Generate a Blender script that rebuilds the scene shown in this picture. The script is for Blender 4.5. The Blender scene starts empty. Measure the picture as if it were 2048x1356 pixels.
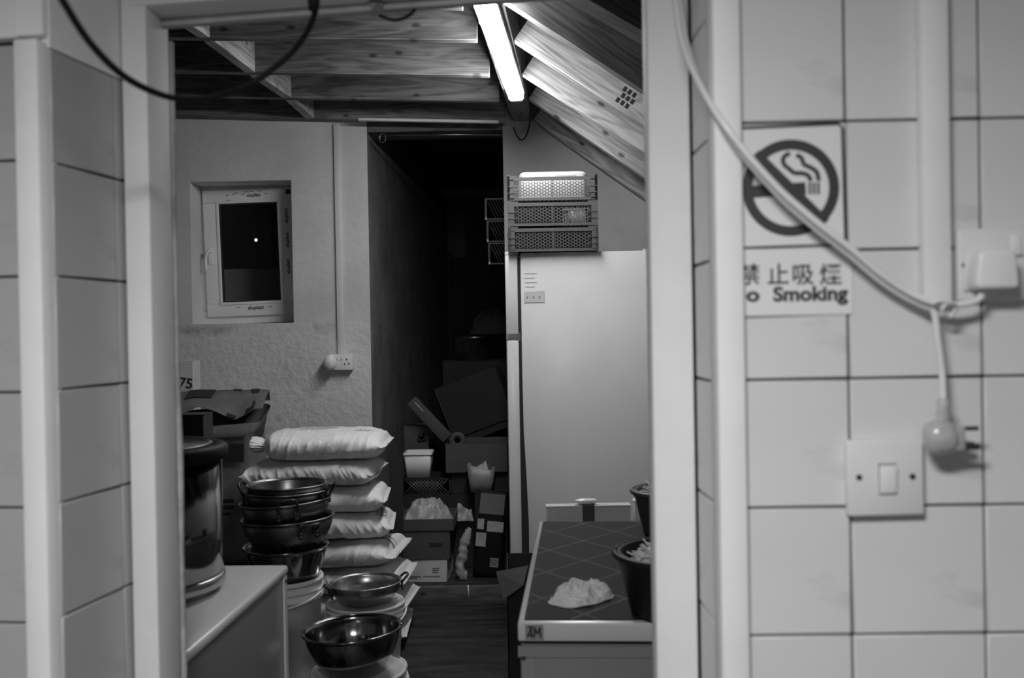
import bpy, bmesh, math, random
from mathutils import Vector, Matrix, noise as mnoise
from mathutils.bvhtree import BVHTree
random.seed(7)
SC = bpy.context.scene
COL = SC.collection
R = math.radians

# ------------------------------------------------------------------ camera
F = 1991.0                      # focal length in pixels of the 2048 x 1356 frame (35 mm on 36 mm)
CAM = Vector((0, 0, 1.42))
ROT = Matrix.Rotation(R(90 - 0.52), 3, 'X') @ Matrix.Rotation(R(-1.0), 3, 'Z')
cd = bpy.data.cameras.new('camera')
cam = bpy.data.objects.new('camera', cd)
COL.objects.link(cam)
cam.matrix_world = Matrix.Translation(CAM) @ ROT.to_4x4()
cd.sensor_width = 36.0
cd.lens = 35.0
cd.clip_start = 0.02
cd.dof.use_dof = True
cd.dof.focus_distance = 4.4
cd.dof.aperture_fstop = 4.6
SC.camera = cam

# ------------------------------------------------------------------ world, light, exposure
w = bpy.data.worlds.new('night')
w.use_nodes = True
w.node_tree.nodes['Background'].inputs[0].default_value = (0.02, 0.02, 0.02, 1)
w.node_tree.nodes['Background'].inputs[1].default_value = 0.05
SC.world = w
SC.view_settings.view_transform = 'Standard'
SC.view_settings.look = 'None'
SC.view_settings.exposure = 0.0
SC.view_settings.gamma = 1.0
SC.view_settings.use_curve_mapping = False
TUBE = 70.0                     # emission of the back-room strip light's diffuser
KITCHEN = 27.5                  # watts of the kitchen ceiling panel behind the camera
ld = bpy.data.lights.new('kitchen_panel_light', 'AREA')
ld.shape = 'RECTANGLE'; ld.size = 0.4; ld.size_y = 0.24; ld.energy = KITCHEN
lo = bpy.data.objects.new('kitchen_panel_light', ld)
COL.objects.link(lo)
lo.location = (-0.20, 0.10, 2.035)

# ------------------------------------------------------------------ pixel helpers (a ray of the photograph met with a real plane)
def ray(px, py):
    return ROT @ Vector(((px - 1024) / F, -(py - 678) / F, -1))
def at(px, py, Y):
    d = ray(px, py); return CAM + d * (Y / d.y)
def on_z(px, py, z):
    d = ray(px, py); return CAM + d * ((z - CAM.z) / d.z)
def on_plane(px, py, p, n):
    d = ray(px, py); return CAM + d * ((Vector(p) - CAM).dot(n) / d.dot(n))

# ------------------------------------------------------------------ materials
def mat(name, v, rough=0.6, metal=0.0, var=0.0, scale=6.0, bump=0.0, bscale=40.0, stretch=(1, 1, 1), spec=0.5, coat=0.0):
    m = bpy.data.materials.new(name); m.use_nodes = True
    nt = m.node_tree; N = nt.nodes; L = nt.links
    b = N['Principled BSDF']
    b.inputs['Base Color'].default_value = (v, v, v, 1)
    b.inputs['Roughness'].default_value = rough
    b.inputs['Metallic'].default_value = metal
    b.inputs['Specular IOR Level'].default_value = spec
    if coat: b.inputs['Coat Weight'].default_value = coat
    if var or bump:
        tc = N.new('ShaderNodeTexCoord'); mp = N.new('ShaderNodeMapping')
        mp.inputs['Scale'].default_value = stretch
        L.new(tc.outputs['Object'], mp.inputs['Vector'])
    if var:
        n = N.new('ShaderNodeTexNoise'); n.inputs['Scale'].default_value = scale; n.inputs['Detail'].default_value = 6
        n.inputs['Roughness'].default_value = 0.62
        L.new(mp.outputs[0], n.inputs['Vector'])
        r = N.new('ShaderNodeMapRange')
        r.inputs['From Min'].default_value = 0.32; r.inputs['From Max'].default_value = 0.68
        r.inputs['To Min'].default_value = v * (1 - var); r.inputs['To Max'].default_value = min(0.95, v * (1 + var * 0.6))
        L.new(n.outputs['Fac'], r.inputs['Value'])
        L.new(r.outputs[0], b.inputs['Base Color'])
    if bump:
        n2 = N.new('ShaderNodeTexNoise'); n2.inputs['Scale'].default_value = bscale; n2.inputs['Detail'].default_value = 5
        L.new(mp.outputs[0], n2.inputs['Vector'])
        bp = N.new('ShaderNodeBump'); bp.inputs['Strength'].default_value = bump; bp.inputs['Distance'].default_value = 0.01
        L.new(n2.outputs['Fac'], bp.inputs['Height']); L.new(bp.outputs[0], b.inputs['Normal'])
    return m

def wood_mat(name, lo_, hi_, rough=0.7, knots=True):
    m = bpy.data.materials.new(name); m.use_nodes = True
    nt = m.node_tree; N = nt.nodes; L = nt.links; b = N['Principled BSDF']
    b.inputs['Roughness'].default_value = rough
    tc = N.new('ShaderNodeTexCoord'); oi = N.new('ShaderNodeObjectInfo')
    add = N.new('ShaderNodeVectorMath'); add.operation = 'ADD'
    sc = N.new('ShaderNodeVectorMath'); sc.operation = 'SCALE'; sc.inputs['Scale'].default_value = 37.0
    cmb = N.new('ShaderNodeCombineXYZ')
    for i in range(3): L.new(oi.outputs['Random'], cmb.inputs[i])
    L.new(cmb.outputs[0], sc.inputs[0]); L.new(tc.outputs['Object'], add.inputs[0]); L.new(sc.outputs[0], add.inputs[1])
    mp = N.new('ShaderNodeMapping'); mp.inputs['Scale'].default_value = (0.9, 8.0, 8.0); L.new(add.outputs[0], mp.inputs['Vector'])
    n = N.new('ShaderNodeTexNoise'); n.inputs['Scale'].default_value = 1.6; n.inputs['Detail'].default_value = 2; n.inputs['Distortion'].default_value = 0.6
    L.new(mp.outputs[0], n.inputs['Vector'])
    mul = N.new('ShaderNodeMath'); mul.operation = 'MULTIPLY'; mul.inputs[1].default_value = 42.0; L.new(n.outputs['Fac'], mul.inputs[0])
    sn = N.new('ShaderNodeMath'); sn.operation = 'SINE'; L.new(mul.outputs[0], sn.inputs[0])
    mp2 = N.new('ShaderNodeMapping'); mp2.inputs['Scale'].default_value = (7, 110, 110); L.new(add.outputs[0], mp2.inputs['Vector'])
    n2 = N.new('ShaderNodeTexNoise'); n2.inputs['Scale'].default_value = 1.0; n2.inputs['Detail'].default_value = 4; L.new(mp2.outputs[0], n2.inputs['Vector'])
    n3 = N.new('ShaderNodeTexNoise'); n3.inputs['Scale'].default_value = 3.0; n3.inputs['Detail'].default_value = 5; L.new(add.outputs[0], n3.inputs['Vector'])
    a1 = N.new('ShaderNodeMath'); a1.operation = 'MULTIPLY_ADD'; a1.inputs[1].default_value = 0.14; a1.inputs[2].default_value = 0.1; L.new(sn.outputs[0], a1.inputs[0])
    a2 = N.new('ShaderNodeMath'); a2.operation = 'MULTIPLY_ADD'; a2.inputs[1].default_value = 0.55; L.new(n2.outputs['Fac'], a2.inputs[0]); L.new(a1.outputs[0], a2.inputs[2])
    a3 = N.new('ShaderNodeMath'); a3.operation = 'MULTIPLY_ADD'; a3.inputs[1].default_value = 0.60; L.new(n3.outputs['Fac'], a3.inputs[0]); L.new(a2.outputs[0], a3.inputs[2])
    r = N.new('ShaderNodeMapRange'); r.inputs['From Min'].default_value = 0.35; r.inputs['From Max'].default_value = 0.95
    r.inputs['To Min'].default_value = lo_; r.inputs['To Max'].default_value = hi_; L.new(a3.outputs[0], r.inputs['Value'])
    out = r.outputs[0]
    if knots:
        sx = N.new('ShaderNodeSeparateXYZ'); L.new(add.outputs[0], sx.inputs[0])
        cx = N.new('ShaderNodeCombineXYZ')
        for k_, (src_, f_) in enumerate((('X', 3.4), ('Z', 7.0))):
            mu = N.new('ShaderNodeMath'); mu.operation = 'MULTIPLY'; mu.inputs[1].default_value = f_; L.new(sx.outputs[src_], mu.inputs[0]); L.new(mu.outputs[0], cx.inputs[k_])
        vo = N.new('ShaderNodeTexVoronoi'); vo.voronoi_dimensions = '2D'; vo.inputs['Scale'].default_value = 1.0; L.new(cx.outputs[0], vo.inputs['Vector'])
        kr = N.new('ShaderNodeMapRange'); kr.inputs['From Min'].default_value = 0.035; kr.inputs['From Max'].default_value = 0.085
        kr.inputs['To Min'].default_value = 0.25; kr.inputs['To Max'].default_value = 1.0; L.new(vo.outputs['Distance'], kr.inputs['Value'])
        mm = N.new('ShaderNodeMath'); mm.operation = 'MULTIPLY'; L.new(out, mm.inputs[0]); L.new(kr.outputs[0], mm.inputs[1]); out = mm.outputs[0]
    L.new(out, b.inputs['Base Color'])
    return m

def tile_mat(name, v):
    m = mat(name, v, rough=0.32, var=0.05, scale=3.0)
    nt = m.node_tree; N = nt.nodes; L = nt.links; b = N['Principled BSDF']
    tc = N.new('ShaderNodeTexCoord'); mp = N.new('ShaderNodeMapping')
    mp.inputs['Rotation'].default_value = (0, R(35), 0); mp.inputs['Scale'].default_value = (5, 9, 22)
    L.new(tc.outputs['Object'], mp.inputs['Vector'])
    n = N.new('ShaderNodeTexNoise'); n.inputs['Scale'].default_value = 1.0; n.inputs['Detail'].default_value = 3; n.inputs['Distortion'].default_value = 0.8
    L.new(mp.outputs[0], n.inputs['Vector'])
    r = N.new('ShaderNodeMapRange'); r.inputs['From Min'].default_value = 0.60; r.inputs['From Max'].default_value = 0.72
    r.inputs['To Min'].default_value = 1.0; r.inputs['To Max'].default_value = 0.86; L.new(n.outputs['Fac'], r.inputs['Value'])
    src = b.inputs['Base Color'].links[0].from_socket
    mm = N.new('ShaderNodeMath'); mm.operation = 'MULTIPLY'; L.new(src, mm.inputs[0]); L.new(r.outputs[0], mm.inputs[1])
    L.new(mm.outputs[0], b.inputs['Base Color'])
    return m

def emit_mat(name, s):
    m = bpy.data.materials.new(name); m.use_nodes = True; b = m.node_tree.nodes['Principled BSDF']
    b.inputs['Base Color'].default_value = (0.8, 0.8, 0.8, 1)
    b.inputs['Emission Color'].default_value = (1, 1, 1, 1); b.inputs['Emission Strength'].default_value = s
    return m

def glass_mat(name, tint=0.9, rough=0.03, refl=0.25):
    m = bpy.data.materials.new(name); m.use_nodes = True; nt = m.node_tree; N = nt.nodes; L = nt.links
    N.remove(N['Principled BSDF'])
    t = N.new('ShaderNodeBsdfTransparent'); t.inputs[0].default_value = (tint, tint, tint, 1)
    g = N.new('ShaderNodeBsdfGlossy'); g.inputs['Roughness'].default_value = rough; g.inputs[0].default_value = (0.9, 0.9, 0.9, 1)
    f = N.new('ShaderNodeFresnel'); f.inputs[0].default_value = 1.5
    mx = N.new('ShaderNodeMixShader'); L.new(f.outputs[0], mx.inputs[0]); L.new(t.outputs[0], mx.inputs[1]); L.new(g.outputs[0], mx.inputs[2])
    L.new(mx.outputs[0], N['Material Output'].inputs[0])
    return m

def film_mat(name, v, alpha):
    m = mat(name, v, rough=0.25, bump=0.5, bscale=60)
    m.node_tree.nodes['Principled BSDF'].inputs['Alpha'].default_value = alpha
    return m

def diamond_mat(name, base, line, du, dv):
    m = bpy.data.materials.new(name); m.use_nodes = True; nt = m.node_tree; N = nt.nodes; L = nt.links; b = N['Principled BSDF']
    b.inputs['Roughness'].default_value = 0.75; b.inputs['Specular IOR Level'].default_value = 0.25
    tc = N.new('ShaderNodeTexCoord'); sp = N.new('ShaderNodeSeparateXYZ'); L.new(tc.outputs['Object'], sp.inputs[0])
    def mth(op, a, b_=None):
        n = N.new('ShaderNodeMath'); n.operation = op
        for i, q in enumerate((a, b_)):
            if q is None: continue
            if isinstance(q, (int, float)): n.inputs[i].default_value = q
            else: L.new(q, n.inputs[i])
        return n.outputs[0]
    u = mth('DIVIDE', sp.outputs[0], du); v = mth('DIVIDE', sp.outputs[1], dv)
    def edge(s):
        fr = mth('FRACT', s); return mth('ABSOLUTE', mth('SUBTRACT', fr, 0.5))
    e = mth('MAXIMUM', edge(mth('ADD', mth('ADD', u, v), 50.0)), edge(mth('ADD', mth('SUBTRACT', u, v), 50.0)))
    nz = N.new('ShaderNodeTexNoise'); nz.inputs['Scale'].default_value = 30; nz.inputs['Detail'].default_value = 5; L.new(tc.outputs['Object'], nz.inputs['Vector'])
    r = N.new('ShaderNodeMapRange'); r.inputs['From Min'].default_value = 0.475; r.inputs['From Max'].default_value = 0.485; L.new(e, r.inputs['Value'])
    amt = mth('MULTIPLY', r.outputs[0], nz.outputs['Fac'])
    col = mth('ADD', mth('MULTIPLY', amt, line), mth('ADD', mth('MULTIPLY', nz.outputs['Fac'], base * 0.5), base * 0.7))
    L.new(col, b.inputs['Base Color'])
    return m

M = dict(
    plaster=mat('plaster', 0.39, 0.85, var=0.16, scale=2.2, bump=0.35, bscale=26),
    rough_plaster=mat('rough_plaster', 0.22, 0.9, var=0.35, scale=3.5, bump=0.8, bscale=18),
    paint=mat('white_satin_paint', 0.83, 0.62, var=0.06, scale=5, bump=0.06, bscale=30, spec=0.25),
    old_paint=mat('old_paint', 0.5, 0.6, var=0.25, scale=12, bump=0.5, bscale=40),
    tile=tile_mat('glazed_tile', 0.69), tile_dim=tile_mat('older_glazed_tile', 0.44),  # tile_dim: same glazed tile, the window side's shade put into its colour
    grout=mat('dirty_grout', 0.075, 0.9, var=0.4, scale=20),
    timber=wood_mat('sawn_timber', 0.13, 0.46), timber_j=wood_mat('dusty_timber', 0.04, 0.23), timber_d=wood_mat('aged_timber', 0.045, 0.15),  # timber_j: timber with the shade of joists and nearest rafter in its colour
    felt=mat('roof_felt', 0.03, 0.9),
    floor=mat('dirty_floorboards', 0.035, 0.55, var=0.8, scale=9, bump=0.4, bscale=20, stretch=(0.4, 1.5, 1)),
    kfloor=mat('kitchen_floor', 0.2, 0.6, var=0.2),
    upvc=mat('upvc', 0.88, 0.3), plastic=mat('white_plastic', 0.78, 0.3), plastic_b=mat('cream_plastic', 0.70, 0.35),
    tub=mat('bucket_plastic', 0.74, 0.35, var=0.05, scale=8), enamel=mat('white_enamel', 0.84, 0.25, var=0.04, scale=3),
    enamel_l=mat('lid_enamel', 0.5, 0.3, var=0.06, scale=4), enamel_d=mat('worn_enamel', 0.22, 0.3, var=0.08, scale=4),  # enamel_d: white enamel darkened to carry the shade on body faces
    gasket=mat('gasket', 0.025, 0.7), black=mat('black_rubber', 0.008, 0.6, spec=0.2), ink=mat('black_ink', 0.02, 0.6), ink_g=mat('grey_ink', 0.22, 0.6),
    signred=mat('sign_dark_print', 0.045, 0.5),
    steel=mat('brushed_steel', 0.50, 0.28, metal=1.0, var=0.15, scale=20), steel_d=mat('tarnished_steel', 0.30, 0.32, metal=1.0, var=0.3, scale=9),
    steel_m=mat('polished_steel', 0.29, 0.13, metal=1.0), iron=mat('dark_handle_iron', 0.05, 0.35, metal=0.6),
    crate=mat('grey_crate_plastic', 0.12, 0.4, spec=0.35), crate_d=mat('dark_crate_plastic', 0.02, 0.45),
    sackm=mat('woven_sack', 0.76, 0.6, var=0.06, scale=14, bump=0.35, bscale=34, stretch=(1, 2.2, 1)),
    paper=mat('brown_paper_sack', 0.16, 0.7, var=0.25, scale=10, bump=0.4, bscale=15), paper_in=mat('paper_inside', 0.10, 0.8),
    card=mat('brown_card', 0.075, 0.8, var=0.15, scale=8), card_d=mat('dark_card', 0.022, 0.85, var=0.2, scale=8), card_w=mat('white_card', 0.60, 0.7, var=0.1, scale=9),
    cloth=mat('cotton_rag', 0.72, 0.9, var=0.08, scale=30, bump=0.5, bscale=120), noodle=mat('bean_sprouts', 0.66, 0.45, var=0.15, scale=30),
    pvc_black=mat('black_tub_plastic', 0.010, 0.5, spec=0.25), pvc_grey=mat('grey_tub_plastic', 0.06, 0.4),
    glass=glass_mat('pane_glass'), film=film_mat('clear_film', 0.6, 0.45), film2=film_mat('cloudy_film', 0.5, 0.75),
    vinyl=diamond_mat('diamond_vinyl', 0.013, 0.16, 0.168, 0.222),
    jug=mat('cloudy_jug_plastic', 0.22, 0.4, var=0.2, scale=12), label=mat('pack_label', 0.42, 0.4, var=0.3, scale=60), darkcloth=mat('dark_cloth', 0.015, 0.9), lampmetal=mat('lamp_body', 0.6, 0.4),
    clearplug=mat('smoky_plug_plastic', 0.42, 0.2, var=0.25, scale=40), extwall=mat('render_outside', 0.85, 0.9),
)

def damp_plaster(base):
    m = base.copy(); m.name = 'damp_plaster'; nt = m.node_tree; N = nt.nodes; L = nt.links; b = N['Principled BSDF']
    tc = N.new('ShaderNodeTexCoord'); sp = N.new('ShaderNodeSeparateXYZ'); L.new(tc.outputs['Object'], sp.inputs[0])
    n = N.new('ShaderNodeTexNoise'); n.inputs['Scale'].default_value = 5.0; n.inputs['Detail'].default_value = 7; n.inputs['Roughness'].default_value = 0.7; L.new(tc.outputs['Object'], n.inputs['Vector'])
    def mth(op, a, c=None, d=None):
        q = N.new('ShaderNodeMath'); q.operation = op
        for i, v in enumerate((a, c, d)):
            if v is None: continue
            if isinstance(v, (int, float)): q.inputs[i].default_value = v
            else: L.new(v, q.inputs[i])
        return q.outputs[0]
    dist = mth('ABSOLUTE', mth('ADD', mth('SUBTRACT', sp.outputs[2], 1.46), mth('MULTIPLY', mth('SUBTRACT', n.outputs['Fac'], 0.5), 0.16)))
    band = N.new('ShaderNodeMapRange'); band.inputs['From Min'].default_value = 0.004; band.inputs['From Max'].default_value = 0.04
    band.inputs['To Min'].default_value = 1.0; band.inputs['To Max'].default_value = 0.0; L.new(dist, band.inputs['Value'])
    pat = N.new('ShaderNodeMapRange'); pat.inputs['From Min'].default_value = 0.46; pat.inputs['From Max'].default_value = 0.62; L.new(n.outputs['Fac'], pat.inputs['Value'])
    low = N.new('ShaderNodeMapRange'); low.inputs['From Min'].default_value = 1.5; low.inputs['From Max'].default_value = 1.4; L.new(sp.outputs[2], low.inputs['Value'])
    blot = N.new('ShaderNodeTexNoise'); blot.inputs['Scale'].default_value = 14.0; blot.inputs['Detail'].default_value = 6; L.new(tc.outputs['Object'], blot.inputs['Vector'])
    bl = N.new('ShaderNodeMapRange'); bl.inputs['From Min'].default_value = 0.55; bl.inputs['From Max'].default_value = 0.75; L.new(blot.outputs['Fac'], bl.inputs['Value'])
    f = mth('SUBTRACT', mth('SUBTRACT', 1.0, mth('MULTIPLY', mth('MULTIPLY', band.outputs[0], pat.outputs[0]), 0.45)), mth('MULTIPLY', mth('MULTIPLY', bl.outputs[0], low.outputs[0]), 0.22))
    src = b.inputs['Base Color'].links[0].from_socket
    L.new(mth('MULTIPLY', src, f), b.inputs['Base Color'])
    for q in N:
        if q.type == 'BUMP': L.new(mth('ADD', mth('MULTIPLY', low.outputs[0], 0.5), 0.3), q.inputs['Strength'])
    return m
M['damp'] = damp_plaster(mat('pale_plaster', 0.66, 0.85, var=0.14, scale=2.2, bump=0.35, bscale=26))

# ------------------------------------------------------------------ mesh helpers
class MB:
    def __init__(s): s.v = []; s.f = []; s.sm = []
    def add(s, vs, fs, T=None, smooth=False):
        o = len(s.v)
        for p in vs:
            p = Vector(p); s.v.append(tuple(T @ p) if T else tuple(p))
        for q in fs: s.f.append([i + o for i in q]); s.sm.append(smooth)
        return s
    def box(s, x0, x1, y0, y1, z0, z1, T=None):
        vs = [(x0, y0, z0), (x1, y0, z0), (x1, y1, z0), (x0, y1, z0), (x0, y0, z1), (x1, y0, z1), (x1, y1, z1), (x0, y1, z1)]
        return s.add(vs, [(0, 3, 2, 1), (4, 5, 6, 7), (0, 1, 5, 4), (1, 2, 6, 5), (2, 3, 7, 6), (3, 0, 4, 7)], T)
    def lathe(s, prof, n=40, T=None, smooth=True):
        vs, fs = [], []
        for r, z in prof:
            for i in range(n):
                a = 2 * math.pi * i / n; vs.append((r * math.cos(a), r * math.sin(a), z))
        for k in range(len(prof) - 1):
            for i in range(n):
                j = (i + 1) % n; fs.append((k * n + i, k * n + j, (k + 1) * n + j, (k + 1) * n + i))
        if prof[0][0] > 1e-5: fs.append(tuple(range(n - 1, -1, -1)))
        if prof[-1][0] > 1e-5: fs.append(tuple((len(prof) - 1) * n + i for i in range(n)))
        return s.add(vs, fs, T, smooth)
    def tube(s, pts, r, n=8, T=None, flat=1.0):
        pts = [Vector(p) for p in pts]; vs, fs = [], []
        up = None
        for i, p in enumerate(pts):
            t = (pts[min(i + 1, len(pts) - 1)] - pts[max(i - 1, 0)]).normalized()
            if up is None:
                up = Vector((0, 0, 1)) if abs(t.z) < 0.9 else Vector((0, 1, 0))
            a = t.cross(up)
            if a.length < 1e-6: a = t.cross(Vector((1, 0, 0)))
            a.normalize(); b = a.cross(t).normalized(); up = b
            rr = r[i] if isinstance(r, (list, tuple)) else r
            for k in range(n):
                q = 2 * math.pi * k / n; vs.append(p + a * (rr * math.cos(q)) + b * (rr * flat * math.sin(q)))
        for i in range(len(pts) - 1):
            for k in range(n):
                j = (k + 1) % n; fs.append((i * n + k, i * n + j, (i + 1) * n + j, (i + 1) * n + k))
        fs.append(tuple(range(n - 1, -1, -1))); fs.append(tuple((len(pts) - 1) * n + k for k in range(n)))
        return s.add(vs, fs, T, True)
    def prism(s, poly, z0, z1, T=None):
        n = len(poly)
        vs = [(x, y, z0) for x, y in poly] + [(x, y, z1) for x, y in poly]
        fs = [tuple(range(n - 1, -1, -1)), tuple(range(n, 2 * n))] + [(i, (i + 1) % n, n + (i + 1) % n, n + i) for i in range(n)]
        return s.add(vs, fs, T)
    def obj(s, name, m, parent=None, loc=(0, 0, 0), rot=(0, 0, 0), bevel=0, seg=2, smooth=None, mw=None):
        me = bpy.data.meshes.new(name)
        me.from_pydata(s.v, [], s.f); me.update()
        bm = bmesh.new(); bm.from_mesh(me)
        bmesh.ops.recalc_face_normals(bm, faces=bm.faces)
        if bevel:
            bmesh.ops.bevel(bm, geom=[e for e in bm.edges if len(e.link_faces) == 2 and e.calc_face_angle(0) > 0.6], offset=bevel, segments=seg, profile=0.5, affect='EDGES', clamp_overlap=True)
        bm.to_mesh(me); bm.free()
        if bevel or smooth: me.polygons.foreach_set('use_smooth', [True] * len(me.polygons))
        else: me.polygons.foreach_set('use_smooth', s.sm)
        if bevel or smooth:
            try: me.set_sharp_from_angle(angle=R(38))
            except Exception: pass
        me.materials.append(m)
        o = bpy.data.objects.new(name, me); COL.objects.link(o)
        o.location = loc; o.rotation_euler = rot
        if mw is not None: o.matrix_world = mw
        if parent is not None: o.parent = parent
        return o

def thing(name, label, cat, loc=(0, 0, 0), rot=(0, 0, 0), group=None, mw=None):
    o = bpy.data.objects.new(name, None); COL.objects.link(o); o.empty_display_size = 0.05
    o.location = loc; o.rotation_euler = rot
    if mw is not None: o.matrix_world = mw
    return tag(o, label, cat, group)
def tag(o, label, cat, group=None):
    o['label'] = label; o['category'] = cat
    if group: o['group'] = group
    return o
def struct(o):
    o['kind'] = 'structure'; return o
def sroot(name):
    o = bpy.data.objects.new(name, None); COL.objects.link(o); o.empty_display_size = 0.05
    return struct(o)
def copy_tree(o, parent=None):
    c = o.copy(); COL.objects.link(c); c.parent = parent
    for ch in list(o.children): copy_tree(ch, c)
    return c
def frame_T(o, x, y, z):        # matrix from an origin and three axes
    m = Matrix.Identity(4)
    for i, a in enumerate((x, y, z)):
        for k in range(3): m[k][i] = a[k]
    for k in range(3): m[k][3] = o[k]
    return m
def smooth_path(pts, k=8):
    pts = [Vector(p) for p in pts]; out = []
    for i in range(len(pts) - 1):
        p0 = pts[max(i - 1, 0)]; p1 = pts[i]; p2 = pts[i + 1]; p3 = pts[min(i + 2, len(pts) - 1)]
        for j in range(k):
            t = j / k
            out.append(0.5 * ((2 * p1) + (p2 - p0) * t + (2 * p0 - 5 * p1 + 4 * p2 - p3) * t * t + (3 * p1 - p0 - 3 * p2 + p3) * t ** 3))
    out.append(pts[-1]); return out
def ribbon(mb, pts2, width, thick, T=None):
    """a flat stroke in the xz plane (y is thickness, towards -y)"""
    pts = [Vector((p[0], 0, p[1])) for p in pts2]; n = len(pts); vs = []
    for i, p in enumerate(pts):
        t = (pts[min(i + 1, n - 1)] - pts[max(i - 1, 0)]).normalized(); a = Vector((-t.z, 0, t.x)) * (width / 2)
        vs += [p + a, p - a, p - a - Vector((0, thick, 0)), p + a - Vector((0, thick, 0))]
    fs = [(0, 1, 2, 3), tuple(4 * (n - 1) + i for i in (3, 2, 1, 0))]
    for i in range(n - 1):
        for k in range(4): fs.append((4 * i + k, 4 * i + (k + 1) % 4, 4 * i + 4 + (k + 1) % 4, 4 * i + 4 + k))
    mb.add(vs, fs, T)
def text_obj(name, body, size, m, parent, T, xs=1.0, bold=0.0, depth=0.0003, align='LEFT'):
    """flat print: lettering in the local xy plane of T, facing +z"""
    cu = bpy.data.curves.new(name, 'FONT'); cu.body = body; cu.size = size; cu.extrude = depth; cu.offset = bold
    cu.align_x = align; cu.resolution_u = 4
    t = bpy.data.objects.new(name + '_tmp', cu); COL.objects.link(t)
    bpy.context.view_layer.update()
    me = bpy.data.meshes.new_from_object(t.evaluated_get(bpy.context.evaluated_depsgraph_get()))
    bpy.data.objects.remove(t); bpy.data.curves.remove(cu)
    me.name = name; me.materials.clear(); me.materials.append(m)
    me.transform(T @ Matrix.Diagonal((xs, 1, 1, 1)))
    o = bpy.data.objects.new(name, me); COL.objects.link(o)
    if parent is not None: o.parent = parent
    return o

# ================================================================== STRUCTURE
CZ = CAM.z
# ---- floors
struct(MB().box(-2.4, 1.3, 1.35, 5.5, -0.1, 0.0).obj('floor', M['floor']))
struct(MB().box(-2.4, 2.0, -2.2, 1.35, -0.1, 0.0).obj('floor', M['kfloor']))

# ---- tiled kitchen wall on the side of the switches
YW = 1.186
yaw = R(1.0); rx = Vector((math.cos(yaw), -math.sin(yaw), 0)); nx = Vector((-math.sin(yaw), -math.cos(yaw), 0))
WO = Vector((0.27, YW, 0))                       # a point of the tile face
TR = frame_T(WO, rx, -nx, Vector((0, 0, 1)))      # local x along the wall, y into the wall, z up
TRi = TR.inverted()
def wr(px, py, lift=0.0):                        # pixel -> local (x, z) on the wall face lifted towards the viewer
    p = on_plane(px, py, WO + nx * lift, nx); q = TRi @ p; return q.x, q.z
wall_fr = MB()
wall_fr.prism([(0.254, 1.192), (1.95, 1.164), (1.95, 1.40), (0.254, 1.44)], 0, 2.45)
wfr = struct(wall_fr.obj('wall_front_right', M['grout']))
ux = [wr(1697, 660)[0], wr(1965, 660)[0]]; PX = ux[1] - ux[0]
zz = [wr(1700, 757)[1]]; PZ = (wr(1697, 240)[1] - wr(1705, 1268)[1]) / 4
z0 = zz[0]
G = 0.0016
tile_cache = {}
def tile(parent, T, a0, a1, b0, b1, m, th=0.007):
    o = MB().box(-(a1 - a0) / 2 + G, (a1 - a0) / 2 - G, 0, th, -(b1 - b0) / 2 + G, (b1 - b0) / 2 - G).obj('tile', m, parent, bevel=0.0012, seg=1)
    t = T @ Matrix.Translation(((a0 + a1) / 2, random.uniform(0, 0.0006), (b0 + b1) / 2)) @ Matrix.Rotation(R(random.uniform(-.15, .15)), 4, 'Y')
    o.matrix_world = t
    return o
uedge = wr(1470, 660)[0]
cols = [uedge, ux[0]] + [ux[0] + PX * k for k in range(1, 6)]
for i in range(len(cols) - 1):
    for k in range(-4, 4):
        tile(wfr, TR, cols[i], cols[i + 1], z0 + PZ * k, z0 + PZ * (k + 1), M['tile'])
# jamb tiles on the same side (face towards the opening)
JX = 0.247
TJ = frame_T(Vector((JX, 1.20, 0)), Vector((0, 1, 0)), Vector((1, 0, 0)), Vector((0, 0, 1)))
for k in range(-4, 4):
    tile(wfr, TJ, -0.005, 0.142, z0 - 0.004 + 0.1505 * k, z0 - 0.004 + 0.1505 * (k + 1), M['tile'])
# corner bead standing proud of both faces
c0 = wr(1434, 660, 0.012)[0]; c1 = wr(1491, 660, 0.012)[0]
t1 = MB().box(c0, c1, -0.012, 0.035, 0, 2.45).obj('trim_1', M['paint'], bevel=0.004); t1.matrix_world = TR; struct(t1)

# ---- tiled kitchen wall on the window side
yl = R(7); lx = Vector((math.cos(yl), -math.sin(yl), 0)); ln = Vector((-math.sin(yl), -math.cos(yl), 0))
LO = Vector((-0.605, 1.312, 0)); TL = frame_T(LO, lx, -ln, Vector((0, 0, 1))); TLi = TL.inverted()
def wl(px, py):
    q = TLi @ on_plane(px, py, LO, ln); return q.x, q.z
wfl = MB()
wfl.prism([(-0.612, 1.32), (-0.583, 1.50), (-0.548, 1.50), (-0.548, 1.565), (-2.4, 1.80), (-2.4, 1.541)], 0, 2.45)
wfl = struct(wfl.obj('wall_front_left', M['grout']))
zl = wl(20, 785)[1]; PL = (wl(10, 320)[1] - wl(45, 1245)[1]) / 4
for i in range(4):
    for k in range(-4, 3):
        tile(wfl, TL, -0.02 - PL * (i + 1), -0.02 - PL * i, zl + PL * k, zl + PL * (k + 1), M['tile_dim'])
# plaster above the tiles, with a boxed-in ledge
top_l = zl + PL * 3
pl = MB().prism([(-0.64, 1.302), (-0.64, 1.55), (-2.4, 1.75), (-2.4, 1.508)], top_l + 0.004, 2.45).obj('trim_2', M['paint']); struct(pl)
bx = MB().box(-1.2, 0.002, -0.012, 0.03, top_l + 0.006, 2.45).obj('trim_3', M['paint'], bevel=0.004); bx.matrix_world = TL; struct(bx)
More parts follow.
